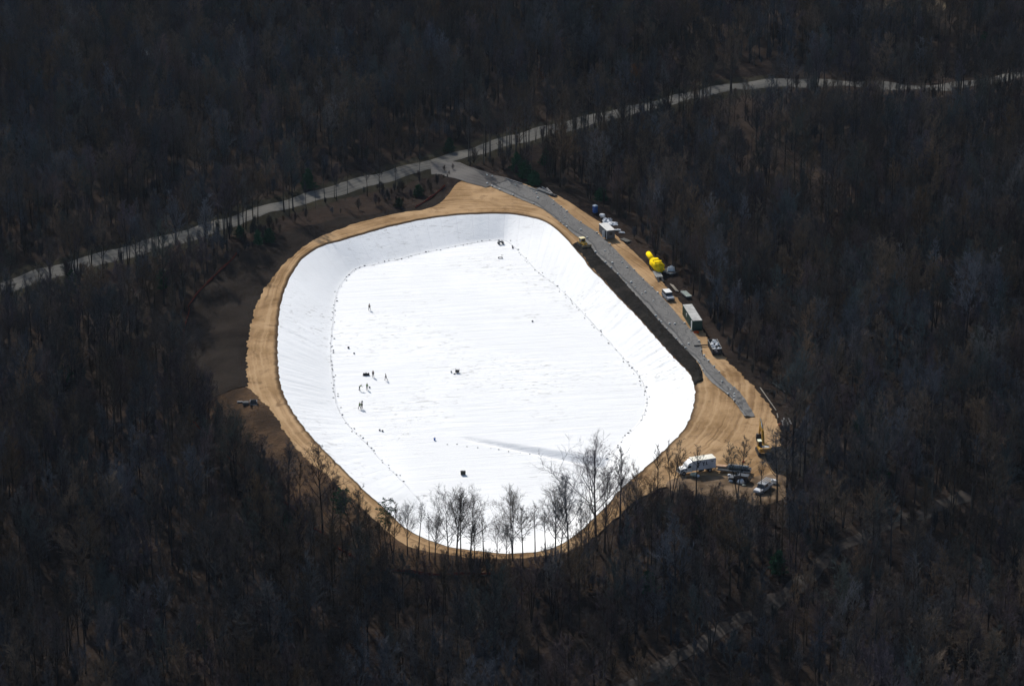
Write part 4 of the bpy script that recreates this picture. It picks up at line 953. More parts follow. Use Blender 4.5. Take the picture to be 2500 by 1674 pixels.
def van():
    c, a, L, W = frame((1628.8, 717.3), (1643.5, 717), (1616.5, 704.5), 2.0); a += math.pi; W = 1.95
    L2 = 4.9; ex = Vector((math.cos(a), math.sin(a), 0)); c = c + ex * .6; c.z = .1
    r = empty('van', c, a, 'silver van with a white roof parked on the dirt strip facing the camera', 'van')
    sil = C_('silver_paint', (.30, .31, .34), .3, .08, metal=.3)
    MB().prism([(-L2 / 2, .35), (-L2 / 2, 1.15), (L2 / 2 - 1.3, 1.15), (L2 / 2 - .1, .98), (L2 / 2, .7), (L2 / 2, .35)], -W / 2, W / 2).build('body', sil, r)
    MB().prism([(-L2 / 2 + .05, 1.15), (-L2 / 2 + .2, 1.92), (L2 / 2 - 2.0, 1.92), (L2 / 2 - 1.25, 1.15)], -W / 2 + .06, W / 2 - .06).build('windows', GLASS, r)
    MB().box((-.62, 0, 1.96), (L2 - 2.05, W - .16, .09), bev=.04).build('roof', WHITE, r)
    b = MB()
    for x in (-L2 / 2 + .15, -1.1, .3):
        for sy in (-1, 1): b.box((x, sy * (W / 2 - .05), 1.54), (.1, .04, .78))
    b.build('pillars', sil, r)
    MB().box((L2 / 2 - .62, 0, 1.10), (1.0, W - .3, .05), ry=.13).build('bonnet', C_('bonnet_pale', (.62, .63, .64), .3, .05), r)
    MB().box((L2 / 2 + .04, 0, .48), (.14, W, .22), bev=.03).build('bumper', BLACKP, r)
    for sy in (-1, 1): MB().box((L2 / 2 + .01, sy * .7, .78), (.06, .34, .18)).build('headlight', C_('lamp_lens', (.6, .62, .62), .2), r)
    for x in (-1.5, 1.5):
        for sy in (-1, 1): wheel(r, x, sy * (W / 2 - .1), .35, .22)
van()
def dumpster():
    c, a, L, W = frame((1740, 852.5), (1763, 852.5), (1728, 828.6), 1.8); W = 2.3; L = min(max(L, 5.5), 7.0)
    r = empty('dumpster', c, a, 'open black waste skip full of white bags beside the haul road', 'skip'); b = MB()
    for sy in (-1, 1):
        b.box((0, sy * (W / 2), 1.0), (L, .07, 1.5))
        for i in range(8): b.box((-L / 2 + .4 + i * (L - .8) / 7, sy * (W / 2 + .05), 1.0), (.1, .08, 1.4))
    b.box((-L / 2, 0, 1.0), (.07, W, 1.5)); b.box((L / 2, 0, 1.0), (.07, W, 1.5)); b.box((0, 0, .3), (L, W, .08)); b.build('body', C_('skip_black', (.035, .036, .04), .5, .25, 1.5, dirt=(.12, .1, .08)), r)
    b = MB(); 
    for sy in (-1, 1): b.cyl((-L / 2, sy * W / 2, 1.78), (L / 2, sy * W / 2, 1.78), .05)
    b.build('top_rail', GREY, r)
    for x in (-L / 2 + .5, L / 2 - .5): MB().cyl((x, -W / 2, .13), (x, W / 2, .13), .13).build('roller', DKMET, r)
    MB().box((-L / 2 - .05, .1, 1.1), (.04, .5, .35)).build('sign_plate', C_('plate_grey', (.3, .3, .33), .4), r)
    rg = random.Random(9)
    for i in range(9):
        x = -L / 2 + .55 + (i // 2) * (L - 1.1) / 4 + rg.uniform(-.2, .2); y = (-.55, .5)[i % 2] + rg.uniform(-.15, .15)
        q = Matrix.Rotation(a, 3, 'Z') @ Vector((x, y, 1.25)) + c
        o = MB().blob((0, 0, .25), (.5 + rg.random() * .2, .4, .38), i, .3, 12, 8).build('rubbish_bag', PLAST if i != 2 else BLACKP, smooth=True); o.location = q; o.rotation_euler[2] = rg.random() * 3
        tag(o, 'white bag in the open black skip' if i != 2 else 'dark blue-black bag among white ones in the open skip', 'bag', 'white bags in the skip' if i != 2 else None)
    b = MB().box((0, 0, .1), (L * .9, W * .8, .1)); 
dumpster()
crumple_sheet('orange_bundle', G(1700, 812), 1.3, .9, .6, 31, C_('orange_fabric', (.60, .10, .02), .6, .15), 'small orange heap at the near end of the green container', 'bundle')
pole('pipe', (1695, 846.5), (1727, 844.5), .17, BLACKP, 'black pipe lying across the edge of the grey geotextile near the skip', 'pipe', z=.32)

def box_truck():
    a1 = U(1692.3, 1126.3, 3.35); b1 = U(1748.2, 1118.0, 3.35); c1 = U(1682.4, 1116.9, 3.35)
    v = Vector(a1 - b1); ang = math.atan2(v.y, v.x); L = v.length; ex = Vector((math.cos(ang), math.sin(ang), 0)); ey = Vector((-ex.y, ex.x, 0))
    sgn = 1 if Vector(c1 - a1).dot(ey) > 0 else -1; W = 2.45; c = Vector(b1) + ex * L / 2 + ey * sgn * W / 2; c.z = .1
    near = -sgn
    r = empty('box_truck', c, ang, 'white box truck with dark side lettering, nose left, at the yard edge', 'truck')
    shade = WHITE
    MB().box((0, 0, 2.1), (L, W, 2.35), bev=.03).build('cargo_box', C_('cargo_white', (.66, .66, .70), .4, .1, .6, dirt=(.42, .4, .38)), r)
    MB().box((0, 0, 3.31), (L + .04, W + .04, .07), bev=.02).build('roof', C_('roof_cream', (.78, .74, .62), .5, .08, 1.0), r)
    # lettering on both sides
    b = MB(); dk = C_('lettering_blue_black', (.03, .035, .06), .5, .3)
    def seg(x0, z0, x1, z1, s, t=.16): b.cyl((x0, s * (W / 2 + .012), z0), (x1, s * (W / 2 + .012), z1), t / 2, n=6)
    for s in (-1, 1):
        X = lambda q: (-s) * q * (1 if near == s else 1)
        k = -1 if s == near else -1
        def st(x0, z0, x1, z1, t=.16): seg(x0 if s == near else -x0, z0, x1 if s == near else -x1, z1, s, t)
        # reading left to right on the near side: nose (+x) is on the left
        f = 1.0
        st(1.55, 2.85, 1.55, 1.6, .3); st(1.55, 2.8, 1.15, 2.8); st(1.55, 2.25, 1.2, 2.25, .22)
        st(.45, 2.8, .2, 2.35); st(-.05, 2.8, .2, 2.35); st(.2, 2.35, .2, 1.9, .2)
        st(-.45, 2.8, -.45, 2.1, .2); st(-.45, 2.1, -.75, 2.1)
        st(-1.7, 2.75, -2.2, 2.75, .2)
    b.build('lettering', dk, r)
    hx = L / 2
    cb = MB(); cb.prism([(hx + .08, .75), (hx + .08, 2.45), (hx + 1.15, 2.42), (hx + 1.5, 1.75), (hx + 1.5, .75)], -1.1, 1.1); cb.build('cab', WHITE, r)
    MB().prism([(hx + .1, 2.46), (hx + .1, 3.1), (hx + .5, 2.95), (hx + 1.1, 2.5)], -.95, .95).build('wind_deflector', WHITE, r)
    MB().prism([(hx + 1.5, .8), (hx + 1.5, 1.72), (hx + 2.75, 1.5), (hx + 2.95, 1.2), (hx + 2.95, .6), (hx + 1.5, .6)], -.85, .85).build('bonnet', WHITE, r)
    MB().box((hx + 1.36, 0, 2.1), (.06, 1.95, .62), ry=.48).build('windscreen', GLASS, r)
    for s in (-1, 1): MB().box((hx + .75, s * 1.11, 2.02), (.7, .03, .55)).build('side_window', GLASS, r)
    MB().box((hx + 2.97, 0, 1.05), (.06, 1.25, .65)).build('grille', BLACKP, r); MB().box((hx + 3.1, 0, .62), (.18, 2.3, .28), bev=.04).build('bumper', C_('chrome_grey', (.5, .5, .5), .3, metal=.8), r)
    for s in (-1, 1):
        b = MB(); b.prism([(hx + 1.45, .75), (hx + 1.7, 1.2), (hx + 2.4, 1.25), (hx + 2.85, .95), (hx + 2.9, .6), (hx + 2.72, .6), (hx + 2.4, 1.08), (hx + 1.9, 1.08), (hx + 1.65, .6)], s * 1.12 - .22, s * 1.12 + .08); b.build('mudguard', WHITE, r)
        MB().box((hx + 2.93, s * .92, .98), (.08, .3, .22)).build('headlight', C_('lamp_lens', (.6, .62, .62), .2), r)
        m = MB(); m.box((hx + 1.25, s * 1.38, 2.0), (.1, .16, .5)); m.cyl((hx + 1.2, s * 1.1, 2.1), (hx + 1.25, s * 1.38, 2.1), .03); m.build('mirror', BLACKP, r)
        wheel(r, hx + 2.15, s * 1.0, .5, .28); wheel(r, -L / 2 + 1.4, s * .98, .5, .5)
        MB().box((.6, s * .9, .72), (1.2, .4, .45)).build('fuel_tank', DKMET, r)
    b = MB(); [b.box((.6, s * .42, .82), (L + 2.6, .1, .22)) for s in (-1, 1)]; b.build('chassis', DKMET, r)
    MB().box((-L / 2 - .04, 0, 2.05), (.05, W - .3, 2.1)).build('rear_door', GREY, r); MB().box((-L / 2 - .1, 0, .6), (.14, W - .4, .14)).build('rear_bumper', DKMET, r)
box_truck()
a, L, m_ = dirpx((1829, 1156), (1757, 1150)); fb = flat_trailer(m_, a, 7.4, 2.4, 'long low flatbed trailer with a red tail behind the white box truck', C_('deck_dark', (.06, .06, .062), .7, .3), zd=.95, red=True, neck=1.8)
q = Matrix.Rotation(a, 3, 'Z')
o = MB(); [o.box((0, -.4 + .2 * i, .06 + .13 * j), (2.2, .17, .11)) for i in range(5) for j in range(3)]; o = o.build('lumber_stack', C_('fresh_timber', (.55, .36, .24), .7, .15, 3)); o.location = m_ + q @ Vector((3.0, -.3, 1.02)); o.rotation_euler[2] = a; tag(o, 'short stack of pinkish timber at the truck end of the flatbed trailer', 'timber stack')
o = MB().cyl((-2.3, 0, .5), (2.3, 0, .5), .5, n=18).build('fabric_roll', C_('roll_grey', (.26, .28, .29), .6, .12), smooth=False); o.location = m_ + q @ Vector((-.9, .1, 1.02)); o.rotation_euler[2] = a; tag(o, 'thick grey roll of geotextile lying along the flatbed trailer', 'fabric roll')

EXY = C_('excavator_ochre', (.46, .25, .035), .5, .2, 1.2, dirt=(.20, .11, .045))
def excavator():
    p = G(1863, 1106); tp = G(1845, 1068); d = tp - p; ang = math.atan2(d.y, d.x); r = empty('excavator', p, ang, 'yellow tracked excavator with raised folded boom at the lower end of the geotextile', 'excavator')
    for sy in (-1, 1):
        b = MB(); b.prism([(-1.8, .1), (-2.1, .45), (-1.8, .85), (1.8, .85), (2.1, .45), (1.8, .1)], sy * 1.2 - .3, sy * 1.2 + .3)
        for i in range(15): b.box((-1.75 + i * .25, sy * 1.2, .88), (.07, .62, .05))
        b.build('track', DKMET, r)
    MB().box((0, 0, .75), (1.6, 2.0, .4)).build('undercarriage', DKMET, r)
    MB().cyl((0, 0, .95), (0, 0, 1.1), .8, n=18).build('turntable', DKMET, r)
    b = MB(); b.box((-.35, 0, 1.55), (2.6, 2.6, .85), bev=.06); b.build('body', EXY, r)
    b = MB(); b.box((-1.95, 0, 1.6), (.75, 2.7, 1.0), bev=.15); b.build('counterweight', C_('counterweight_brown', (.42, .23, .05), .5, .2, dirt=(.2, .12, .06)), r)
    b = MB(); b.box((-1.1, -.3, 2.05), (1.1, 1.7, .16), bev=.04); [b.box((-1.45 + .3 * i, -.3, 2.14), (.1, 1.5, .04)) for i in range(3)]; b.build('engine_cover', C_('engine_cover_white', (.6, .58, .52), .4, .3, 4), r)
    MB().box((-1.0, .75, 2.15), (.9, .25, .3)).build('handrail', BLACKP, r)
    MB().box((.45, .82, 2.3), (1.5, .95, 1.5), taper=.93).build('cab', GLASS, r); MB().box((.42, .82, 3.08), (1.4, .95, .08), bev=.03).build('cab_roof', C_('cab_roof_pale', (.66, .66, .48), .45, .1), r)
    b = MB(); [b.box((.45 + sx * .7, .82 + sy2 * .44, 2.3), (.08, .08, 1.5)) for sx in (-1, 1) for sy2 in (-1, 1)]; b.build('cab_frame', EXY, r)
    def arm(pts, wd, ht, name, m):
        b = MB()
        for (x0, z0), (x1, z1), h0, h1 in zip(pts[:-1], pts[1:], ht[:-1], ht[1:]):
            dd = Vector((x1 - x0, 0, z1 - z0)).normalized(); nn = Vector((-dd.z, 0, dd.x)); P = []
            for yy_ in (-wd / 2, wd / 2):
                for (x, z, h) in ((x0, z0, h0), (x1, z1, h1)):
                    for s in (-1, 1): P.append((x + nn.x * s * h / 2, -.2 + yy_, z + nn.z * s * h / 2))
            b.add(P, [(0, 2, 3, 1), (4, 5, 7, 6), (0, 1, 5, 4), (2, 6, 7, 3), (0, 4, 6, 2), (1, 3, 7, 5)])
        return b.build(name, m, r)
    arm([(1.0, 1.7), (2.3, 4.3), (5.0, 6.0)], .5, [.6, .95, .5], 'boom', EXY); arm([(5.4, 6.4), (4.9, 5.8), (6.0, 2.2)], .34, [.3, .6, .35], 'stick', EXY)
    MB().cyl((1.5, -.42, 1.6), (2.7, -.42, 4.2), .09).cyl((1.5, .02, 1.6), (2.7, .02, 4.2), .09).build('boom_cylinder', DKMET, r)
    MB().cyl((2.8, -.2, 5.0), (4.0, -.2, 5.9), .1).cyl((4.0, -.2, 5.9), (5.3, -.2, 6.5), .055).build('stick_cylinder', C_('bright_steel', (.75, .75, .74), .2, .05, metal=.7), r)
    b = MB(); b.prism([(5.7, 2.3), (6.4, 2.3), (6.9, 1.5), (6.7, .7), (6.0, .35), (5.3, .6), (5.7, .75), (6.2, .9), (6.3, 1.4), (5.9, 1.9)], -.85, .45)
    for i in range(5): b.box((5.2, -.72 + i * .3, .62), (.3, .08, .07))
    b.build('bucket', DKMET, r)
excavator()

def pickup(p, ang, paint, label, rack=False, name='pickup_truck', cat='pickup truck', suv=False):
    r = empty(name, p, ang, label, cat); W = 1.9
    if suv: prof = [(-2.4, .4), (-2.42, 1.1), (1.2, 1.1), (2.3, .98), (2.42, .7), (2.4, .4)]; gl = [(-2.3, 1.1), (-2.1, 1.72), (.35, 1.74), (1.25, 1.1)]; rf = (-.85, 2.3)
    else: prof = [(-2.9, .45), (-2.9, 1.12), (-.7, 1.14), (1.5, 1.15), (2.65, 1.02), (2.8, .75), (2.75, .4)]; gl = [(-.75, 1.14), (-.6, 1.78), (.75, 1.8), (1.55, 1.14)]; rf = (.1, 1.2)
    MB().prism(prof, -W / 2, W / 2).build('body', paint, r); MB().prism(gl, -W / 2 + .09, W / 2 - .09).build('windows', GLASS, r)
    MB().box((rf[0], 0, 1.82 if not suv else 1.76), (rf[1], W - .3, .07), bev=.03).build('roof', paint, r)
    if not suv: MB().box((-1.85, 0, 1.15), (1.9, W - .3, .03)).build('load_bed', BLACKP, r)
    MB().box((prof[-1][0] + .05, 0, .55), (.14, W, .2), bev=.03).build('bumper', GREY, r)
    for s in (-1, 1):
        MB().box((prof[-2][0] - .02, s * .72, .85), (.08, .3, .16)).build('headlight', C_('lamp_lens', (.6, .62, .62), .2), r)
        for x in ((-1.75, 1.75) if not suv else (-1.45, 1.45)): wheel(r, x, s * (W / 2 - .08), .38, .24)
    if rack:
        b = MB()
        for x in (-2.6, -.9, .9):
            b.cyl((x, -.85, 2.05), (x, .85, 2.05), .04)
            for s in (-1, 1): b.cyl((x, s * .85, 1.1), (x, s * .85, 2.05), .035)
        for s in (-1, 1): b.cyl((-2.9, s * .85, 2.05), (1.4, s * .85, 2.05), .04)
        b.build('ladder_rack', WHITE, r)
    return r
a, L, m_ = dirpx((1880, 1186), (1846, 1209)); a_pk = a
pickup(m_, a, C_('silver_white', (.55, .56, .58), .3, .1), 'silver white pickup with a ladder rack, half hidden by bare trees', rack=True)
q = Matrix.Rotation(a, 3, 'Z')
for i in range(3):
    o = MB()
    for s in (-1, 1): o.cyl((-2.4, s * .2, 0), (2.0, s * .2, 0), .03)
    for k in range(13): o.cyl((-2.2 + k * .33, -.2, 0), (-2.2 + k * .33, .2, 0), .02, n=6)
    o = o.build('ladder', C_('aluminium', (.5, .51, .52), .35, .1, metal=.6)); o.location = m_ + q @ Vector((-.6, -.5 + .5 * i, 2.13)); o.rotation_euler[2] = a
    tag(o, 'aluminium ladder lying on the rack of the silver white pickup', 'ladder', 'ladders on the pickup rack')
for i, (x, y) in enumerate([(1886, 1180), (1894.5, 1181)]):
    r = empty('water_tank', G(x, y), 0, 'small white square tank behind the ladder pickup, %s of the pair' % ('left' if i == 0 else 'right'), 'tank'); MB().box((0, 0, .6), (.75, .9, .95), bev=.1).build('tank', WHITE, r); MB().cyl((0, 0, 1.05), (0, 0, 1.16), .14).build('cap', BLACKP, r); MB().box((0, 0, .06), (.8, .95, .12)).build('skid', DKMET, r)
a, L, m_ = dirpx((1826, 1178), (1786, 1172)); pickup(m_, a, C_('black_paint', (.02, .021, .024), .3, .1), 'black off-road car in shade between the flatbed trailer and the wood', name='parked_car', cat='car', suv=True)
for i, (x, y, sx, lb) in enumerate([(1693, 1162, .8, 'cream-white rounded bag on the ground below the box truck, left one of two'), (1703, 1164, .5, 'small white bag on the ground below the box truck, right one of two'), (1781, 1162, .45, 'small white bag beside the nose of the black car'), (1784, 1176, .5, 'whitish bag in front of the black car, nearest the wood'), (1808, 1180, .9, 'large pale grey sack below the black car'), (1816, 1186, .4, 'small yellowish bag right below the large pale sack'), (1815, 1128, .35, 'orange lump on the dirt above the flatbed trailer')]):
    o = MB().blob((0, 0, sx * .55), (sx, sx * .75, sx * .65), 40 + i, .2).build('bag', C_('cream_bag', (.55, .55, .42), .6) if i in (0, 5) else C_('orange_fabric', (.60, .10, .02), .6, .15) if i == 6 else PLAST, smooth=True); o.location = G(x, y); tag(o, lb, 'bag')
rg = random.Random(3)
for i in range(7):
    x0 = 1910 + i * 2.6 + rg.uniform(-2, 2); y0 = 1023 + rg.uniform(-3, 8); pole('pipe', (x0, y0), (x0 + rg.uniform(1, 9), y0 + rg.uniform(10, 20)), .06, C_('pipe_offwhite', (.36, .36, .37), .6), 'white plastic pipe in the scattered bundle at the wood edge right of the excavator', 'pipe', 'white pipes at the wood edge', z=.1 + .07 * (i % 3))
o = MB().blob((0, 0, .35), (.55, .5, .45), 61, .2).build('bag', C_('terracotta', (.30, .12, .07), .8), smooth=True); o.location = G(1905, 1041); tag(o, 'rusty brown sack left of the scattered white pipes', 'bag')
for a_, b_, r_, lb in [((1856, 947.5), (1895, 1003), .13, 'long pale fallen trunk pointing at the white pipes, right of the crumpled geotextile'), ((1897, 1010), (1899.5, 1021), .12, 'short pale log between the long fallen trunk and the white pipes'), ((1886, 935), (1906, 949.5), .11, 'thin pale fallen trunk higher up in the wood above the long one'), ((1912, 954), (1919, 959), .11, 'short pale log right beyond the thin fallen trunk')]:
    pole('fallen_log', a_, b_, r_, C_('barkless_wood', (.24, .22, .19), .8, .2, 3), lb, 'log')
for a_, b_, r_, z_, lb in [((1236, 438.5), (1275, 451), .24, None, 'long grey log lying along the upper edge of the haul road'), ((1294, 461), (1313, 467.5), .2, None, 'grey log leading up to the log pile by the haul road'), ((1312, 465), (1345, 477), .38, None, 'thickest grey log at the bottom of the pile by the haul road'), ((1324, 463), (1341, 474), .24, .75, 'grey log leaning on the pile by the haul road, left one'), ((1335, 465), (1349, 479), .24, .7, 'grey log leaning on the pile by the haul road, right one'), ((1316, 463), (1337, 471.5), .26, .45, 'middle grey log resting on the thickest log of the pile')]:
    pole('log', a_, b_, r_, C_('grey_log', (.25, .24, .23), .8, .2, 2), lb, 'log', z=z_)
pallet_stack(G(1352, 479), R(-40), 1.8, 1.2, 3, BLACKP, 'dark low stack of pallets at the right end of the log pile')
# culvert pieces on the embankment
pole('culvert_pipe', (580, 983), (592.5, 982.5), .2, C_('pipe_offwhite', (.36, .36, .37), .6), 'short white pipe at the left end of the grey concrete pieces on the embankment', 'pipe')
GC = C_('concrete', (.12, .12, .118), .8, .2, 1.5)
o = MB().box((0, 0, .3), (1.5, 1.3, .6), bev=.05); o.cyl((0, -.66, .3), (0, -.60, .3), .2); o = o.build('concrete_box', GC); o.location = G(600, 986); o.rotation_euler[2] = .1; tag(o, 'square grey concrete box between the white pipe and the concrete headwall', 'concrete box')
r = empty('concrete_headwall', G(619, 988), R(4), 'U-shaped grey concrete headwall at the right end of the pieces on the embankment', 'headwall')
MB().box((0, .9, .5), (1.7, .16, 1.0)).build('back_wall', GC, r); MB().box((0, .25, .06), (1.6, 1.3, .1)).build('floor_slab', GC, r)
for s in (-1, 1): MB().prism([(s * .8 - .08, 0), (s * .8 - .08, 1.0), (s * .8 + .08, 1.0), (s * .8 + .08, 0)], -.5, .82).build('side_wall', C_('pale_concrete', (.22, .21, .21), .8, .15), r)

# ------------------------------------------------------------------ on the liner
def GL_(u, v): p = G(u, v); return p + Vector((0, 0, .02))
def quad_bike():
    r = empty('quad_bike', GL_(1222.5, 596), R(20), 'dark quad bike standing on the liner at the foot of the far wall', 'quad bike')
    b = MB(); b.box((0, 0, .62), (1.5, .5, .25), bev=.08); b.box((.55, 0, .72), (.5, .95, .08), bev=.03); b.box((-.55, 0, .72), (.55, 1.0, .08), bev=.03); b.build('body', C_('bike_body', (.05, .055, .06), .4, .2), r)
    MB().box((-.15, 0, .82), (.7, .32, .14), bev=.06).build('seat', BLACKP, r); b = MB(); b.cyl((.35, 0, .75), (.25, 0, 1.05), .03); b.cyl((.22, -.36, 1.07), (.22, .36, 1.07), .025); b.build('handlebar', DKMET, r)
    b = MB(); [b.cyl((x, -.4, .84), (x, .4, .84), .02) for x in (.4, .55, .7, -.4, -.55, -.75)]; b.build('luggage_rack', GREY, r)
    for x in (-.55, .6):
        for s in (-1, 1): wheel(r, x, s * .45, .28, .24)
    MB().box((.82, 0, .68), (.06, .3, .1)).build('headlight', C_('lamp_lens', (.6, .62, .62), .2), r)
quad_bike()
r = empty('hand_cart', GL_(1221.5, 630.5), 0, 'small cart with a forked handle on the liner below the quad bike', 'cart')
MB().box((0, 0, .28), (1.25, .45, .12), bev=.03).build('platform', C_('cart_grey', (.16, .16, .16), .6), r); MB().cyl((.45, 0, .3), (.45, .25, .75), .035).cyl((.45, .25, .75), (.75, .3, 1.0), .03).cyl((.45, .25, .75), (.22, .3, .98), .03).build('handle', DKMET, r)
for x in (-.5, .5):
    for s in (-1, 1): wheel(r, x, s * .22, .12, .08)
def genset(u, v, s, label, col_=BLACKP):
    r = empty('generator', GL_(u, v), R(-12), label, 'generator'); MB().box((0, 0, .38 * s), (.75 * s, .55 * s, .5 * s), bev=.04).build('housing', col_, r)
    b = MB(); 
    for x in (-.4, .4):
        for y in (-.3, .3): b.cyl((x * s, y * s, .04), (x * s, y * s, .85 * s), .03)
        b.cyl((x * s, -.3 * s, .85 * s), (x * s, .3 * s, .85 * s), .03)
    b.build('frame', DKMET, r); MB().cyl((.15 * s, 0, .63 * s), (.15 * s, 0, .7 * s), .07 * s).build('fuel_cap', GREY, r)
genset(1116.5, 909.5, 1.1, 'dark portable generator on the open liner left of centre')
o = MB().box((0, 0, .1), (.5, .35, .2), bev=.05).build('tool_case', C_('case_grey', (.16, .16, .16), .6)); o.location = GL_(1109.6, 913); tag(o, 'flat grey case on the liner just left of the generator', 'case')
o = MB().blob((0, 0, .2), (.2, .25, .25), 5, .1).build('bag', C_('bag_greygreen', (.2, .22, .2), .7), smooth=True); o.location = GL_(1101.8, 909); tag(o, 'small grey-green bag at the left of the generator and flat case', 'bag')
for i, (x, lb) in enumerate([(1127.5, 'left dark bin of the pair on the liner above the bare trees'), (1133.5, 'right dark bin of the pair on the liner above the bare trees')]):
    r = empty('bin', GL_(x, 1158), R(8), lb, 'bin'); MB().box((0, 0, .42), (.5, .55, .8), taper=1.12).build('body', C_('bin_dark', (.04, .042, .038), .5, .2), r); MB().box((0, 0, .86), (.6, .62, .07), bev=.03).build('lid', BLACKP, r)
r = empty('bucket', GL_(1061, 1074), 0, 'small bright blue bucket alone on the liner', 'bucket'); MB().cyl((0, 0, 0), (0, 0, .5), .2, .26, 14).build('body', C_('bucket_blue', (.012, .09, .36), .4), r); MB().cyl((-.27, 0, .48), (-.1, 0, .68), .018, n=6).cyl((-.1, 0, .68), (.1, 0, .68), .018, n=6).cyl((.1, 0, .68), (.27, 0, .48), .018, n=6).build('handle', DKMET, r)
r = empty('supply_sled', GL_(894, 916), R(4), 'low dark sled heaped with tools left of the standing worker', 'sled'); MB().box((0, 0, .1), (1.7, .7, .12), bev=.04).build('sled', DKMET, r)
b = MB(); [b.blob((-.6 + i * .3, .1 * (-1) ** i, .36), (.2, .25, .22 + .06 * (i % 3)), i, .2) for i in range(5)]; b.build('load', C_('load_dark', (.06, .058, .06), .7, .3), r)
for i, (x, y, s_, lb) in enumerate([(850.8, 850, .26, 'small black box on the liner above the workers, upper of two'), (864.5, 863.5, .2, 'small grey box on the liner above the workers, lower of two'), (902.3, 946.5, .2, 'small dark case right of the green-shirted worker'), (884.2, 981, .17, 'small dark tool between the two lower pairs of workers'), (1300, 785.5, .22, 'small grey bag alone on the liner right of centre'), (1252, 606, .25, 'small dark bag between quad bike and the right foot of the wall'), (927, 1051, .22, 'left one of two small grey bags below the workers'), (934, 1053, .22, 'right one of two small grey bags below the workers')]):
    o = MB().box((0, 0, s_), (s_ * 2, s_ * 1.6, s_ * 1.7), bev=s_ * .4).build('tool_box' if i < 4 else 'bag', C_('box_dark', (.07, .07, .07), .6) if i in (0, 2, 3, 5) else C_('case_grey', (.16, .16, .16), .6)); o.location = GL_(x, y) - Vector((0, 0, s_ * .14)); tag(o, lb, 'box' if i < 4 else 'bag')
# sandbags along the foot of the wall and white weights on the geotextile
sb0 = MB().blob((0, 0, .12), (.30, .2, .15), 2, .12, 12, 7).build('sandbag', C_('sandbag_grey', (.24, .235, .225), .8, .25, 3), smooth=True)
per = []; xs_ = CEN[0] + RT * np.cos(TH); ys_ = CEN[1] + RT * np.sin(TH); cum = 0; rg = random.Random(8); nxt = 0
for i in range(NA):
    j = (i + 1) % NA; cum += math.hypot(xs_[j] - xs_[i], ys_[j] - ys_[i])
    if cum >= nxt:
        nxt = cum + (rg.uniform(.8, 2.4) if mnoise.noise(Vector((cum * .06, 0, 0))) > -.12 else rg.uniform(2.5, 5.5)); ux, uy = project((xs_[i], ys_[i], ZF))
        if uy > 1195: continue
        per.append((xs_[i] + rg.uniform(-.7, .7), ys_[i] + rg.uniform(-.7, .7), math.degrees(TH[i]), ux, uy))
first = True
for x, y, an, ux, uy in per:
    if uy < 660 and ux < 1225: lb, gp = 'small dark sandbag in the line along the foot of the far pit wall', 'sandbags along the far wall'
    elif ux < 1060: lb, gp = 'small dark sandbag in the line along the foot of the left pit wall', 'sandbags along the left wall'
    else: lb, gp = 'small dark sandbag in the line along the foot of the right pit wall', 'sandbags along the right wall'
    o = sb0 if first else sb0.copy()
    if not first: col.objects.link(o)
    first = False; o.location = (x, y, surf(x, y)); o.rotation_euler[2] = rg.random() * 3; k = rg.uniform(.4, .85); o.scale = (k * 1.2, k, k); tag(o, lb, 'sandbag', gp)
lb, gp = 'small dark sandbag in the row beside the grey swale on the liner floor', 'sandbags beside the swale'
for i in range(13):
    t = (i + .5) / 13; u_, v_ = 1080 + 330 * t + rg.uniform(-4, 4), 1081 + 43 * t + rg.uniform(-2, 3); o = sb0.copy(); col.objects.link(o); o.location = GL_(u_, v_); k = rg.uniform(.35, .6); o.scale = (k, k, k); tag(o, lb, 'sandbag', gp)
ws0 = MB().blob((0, 0, .12), (.28, .25, .21), 6, .15, 10, 6).build('weight_bag', C_('weight_white', (.66, .66, .62), .7, .1), smooth=True)
s_, ax, ay, bx, by = GE; first = True; n = len(s_)
for i in range(78):
    t = min(.93, (i + rg.random()) / 78); k = int(t * (n - 1)); f = rg.choice([.03, .03, .97, .97, .5, .3, .75]) + rg.uniform(-.02, .02)
    x, y = ax[k] + (bx[k] - ax[k]) * f, ay[k] + (by[k] - ay[k]) * f; z = float(hgt(x, y)) + .2 + (.15 if t > .83 else 0)
    o = ws0 if first else ws0.copy()
    if not first: col.objects.link(o)
    first = False; o.location = (x, y, z); q = rg.uniform(.7, 1.25); o.scale = (q, q, q); o.rotation_euler[2] = rg.random() * 3
    up_ = t < .5; tag(o, 'small white weight bag holding down the %s half of the grey geotextile' % ('upper' if up_ else 'lower'), 'weight bag', 'weight bags on the %s geotextile' % ('upper' if up_ else 'lower'))

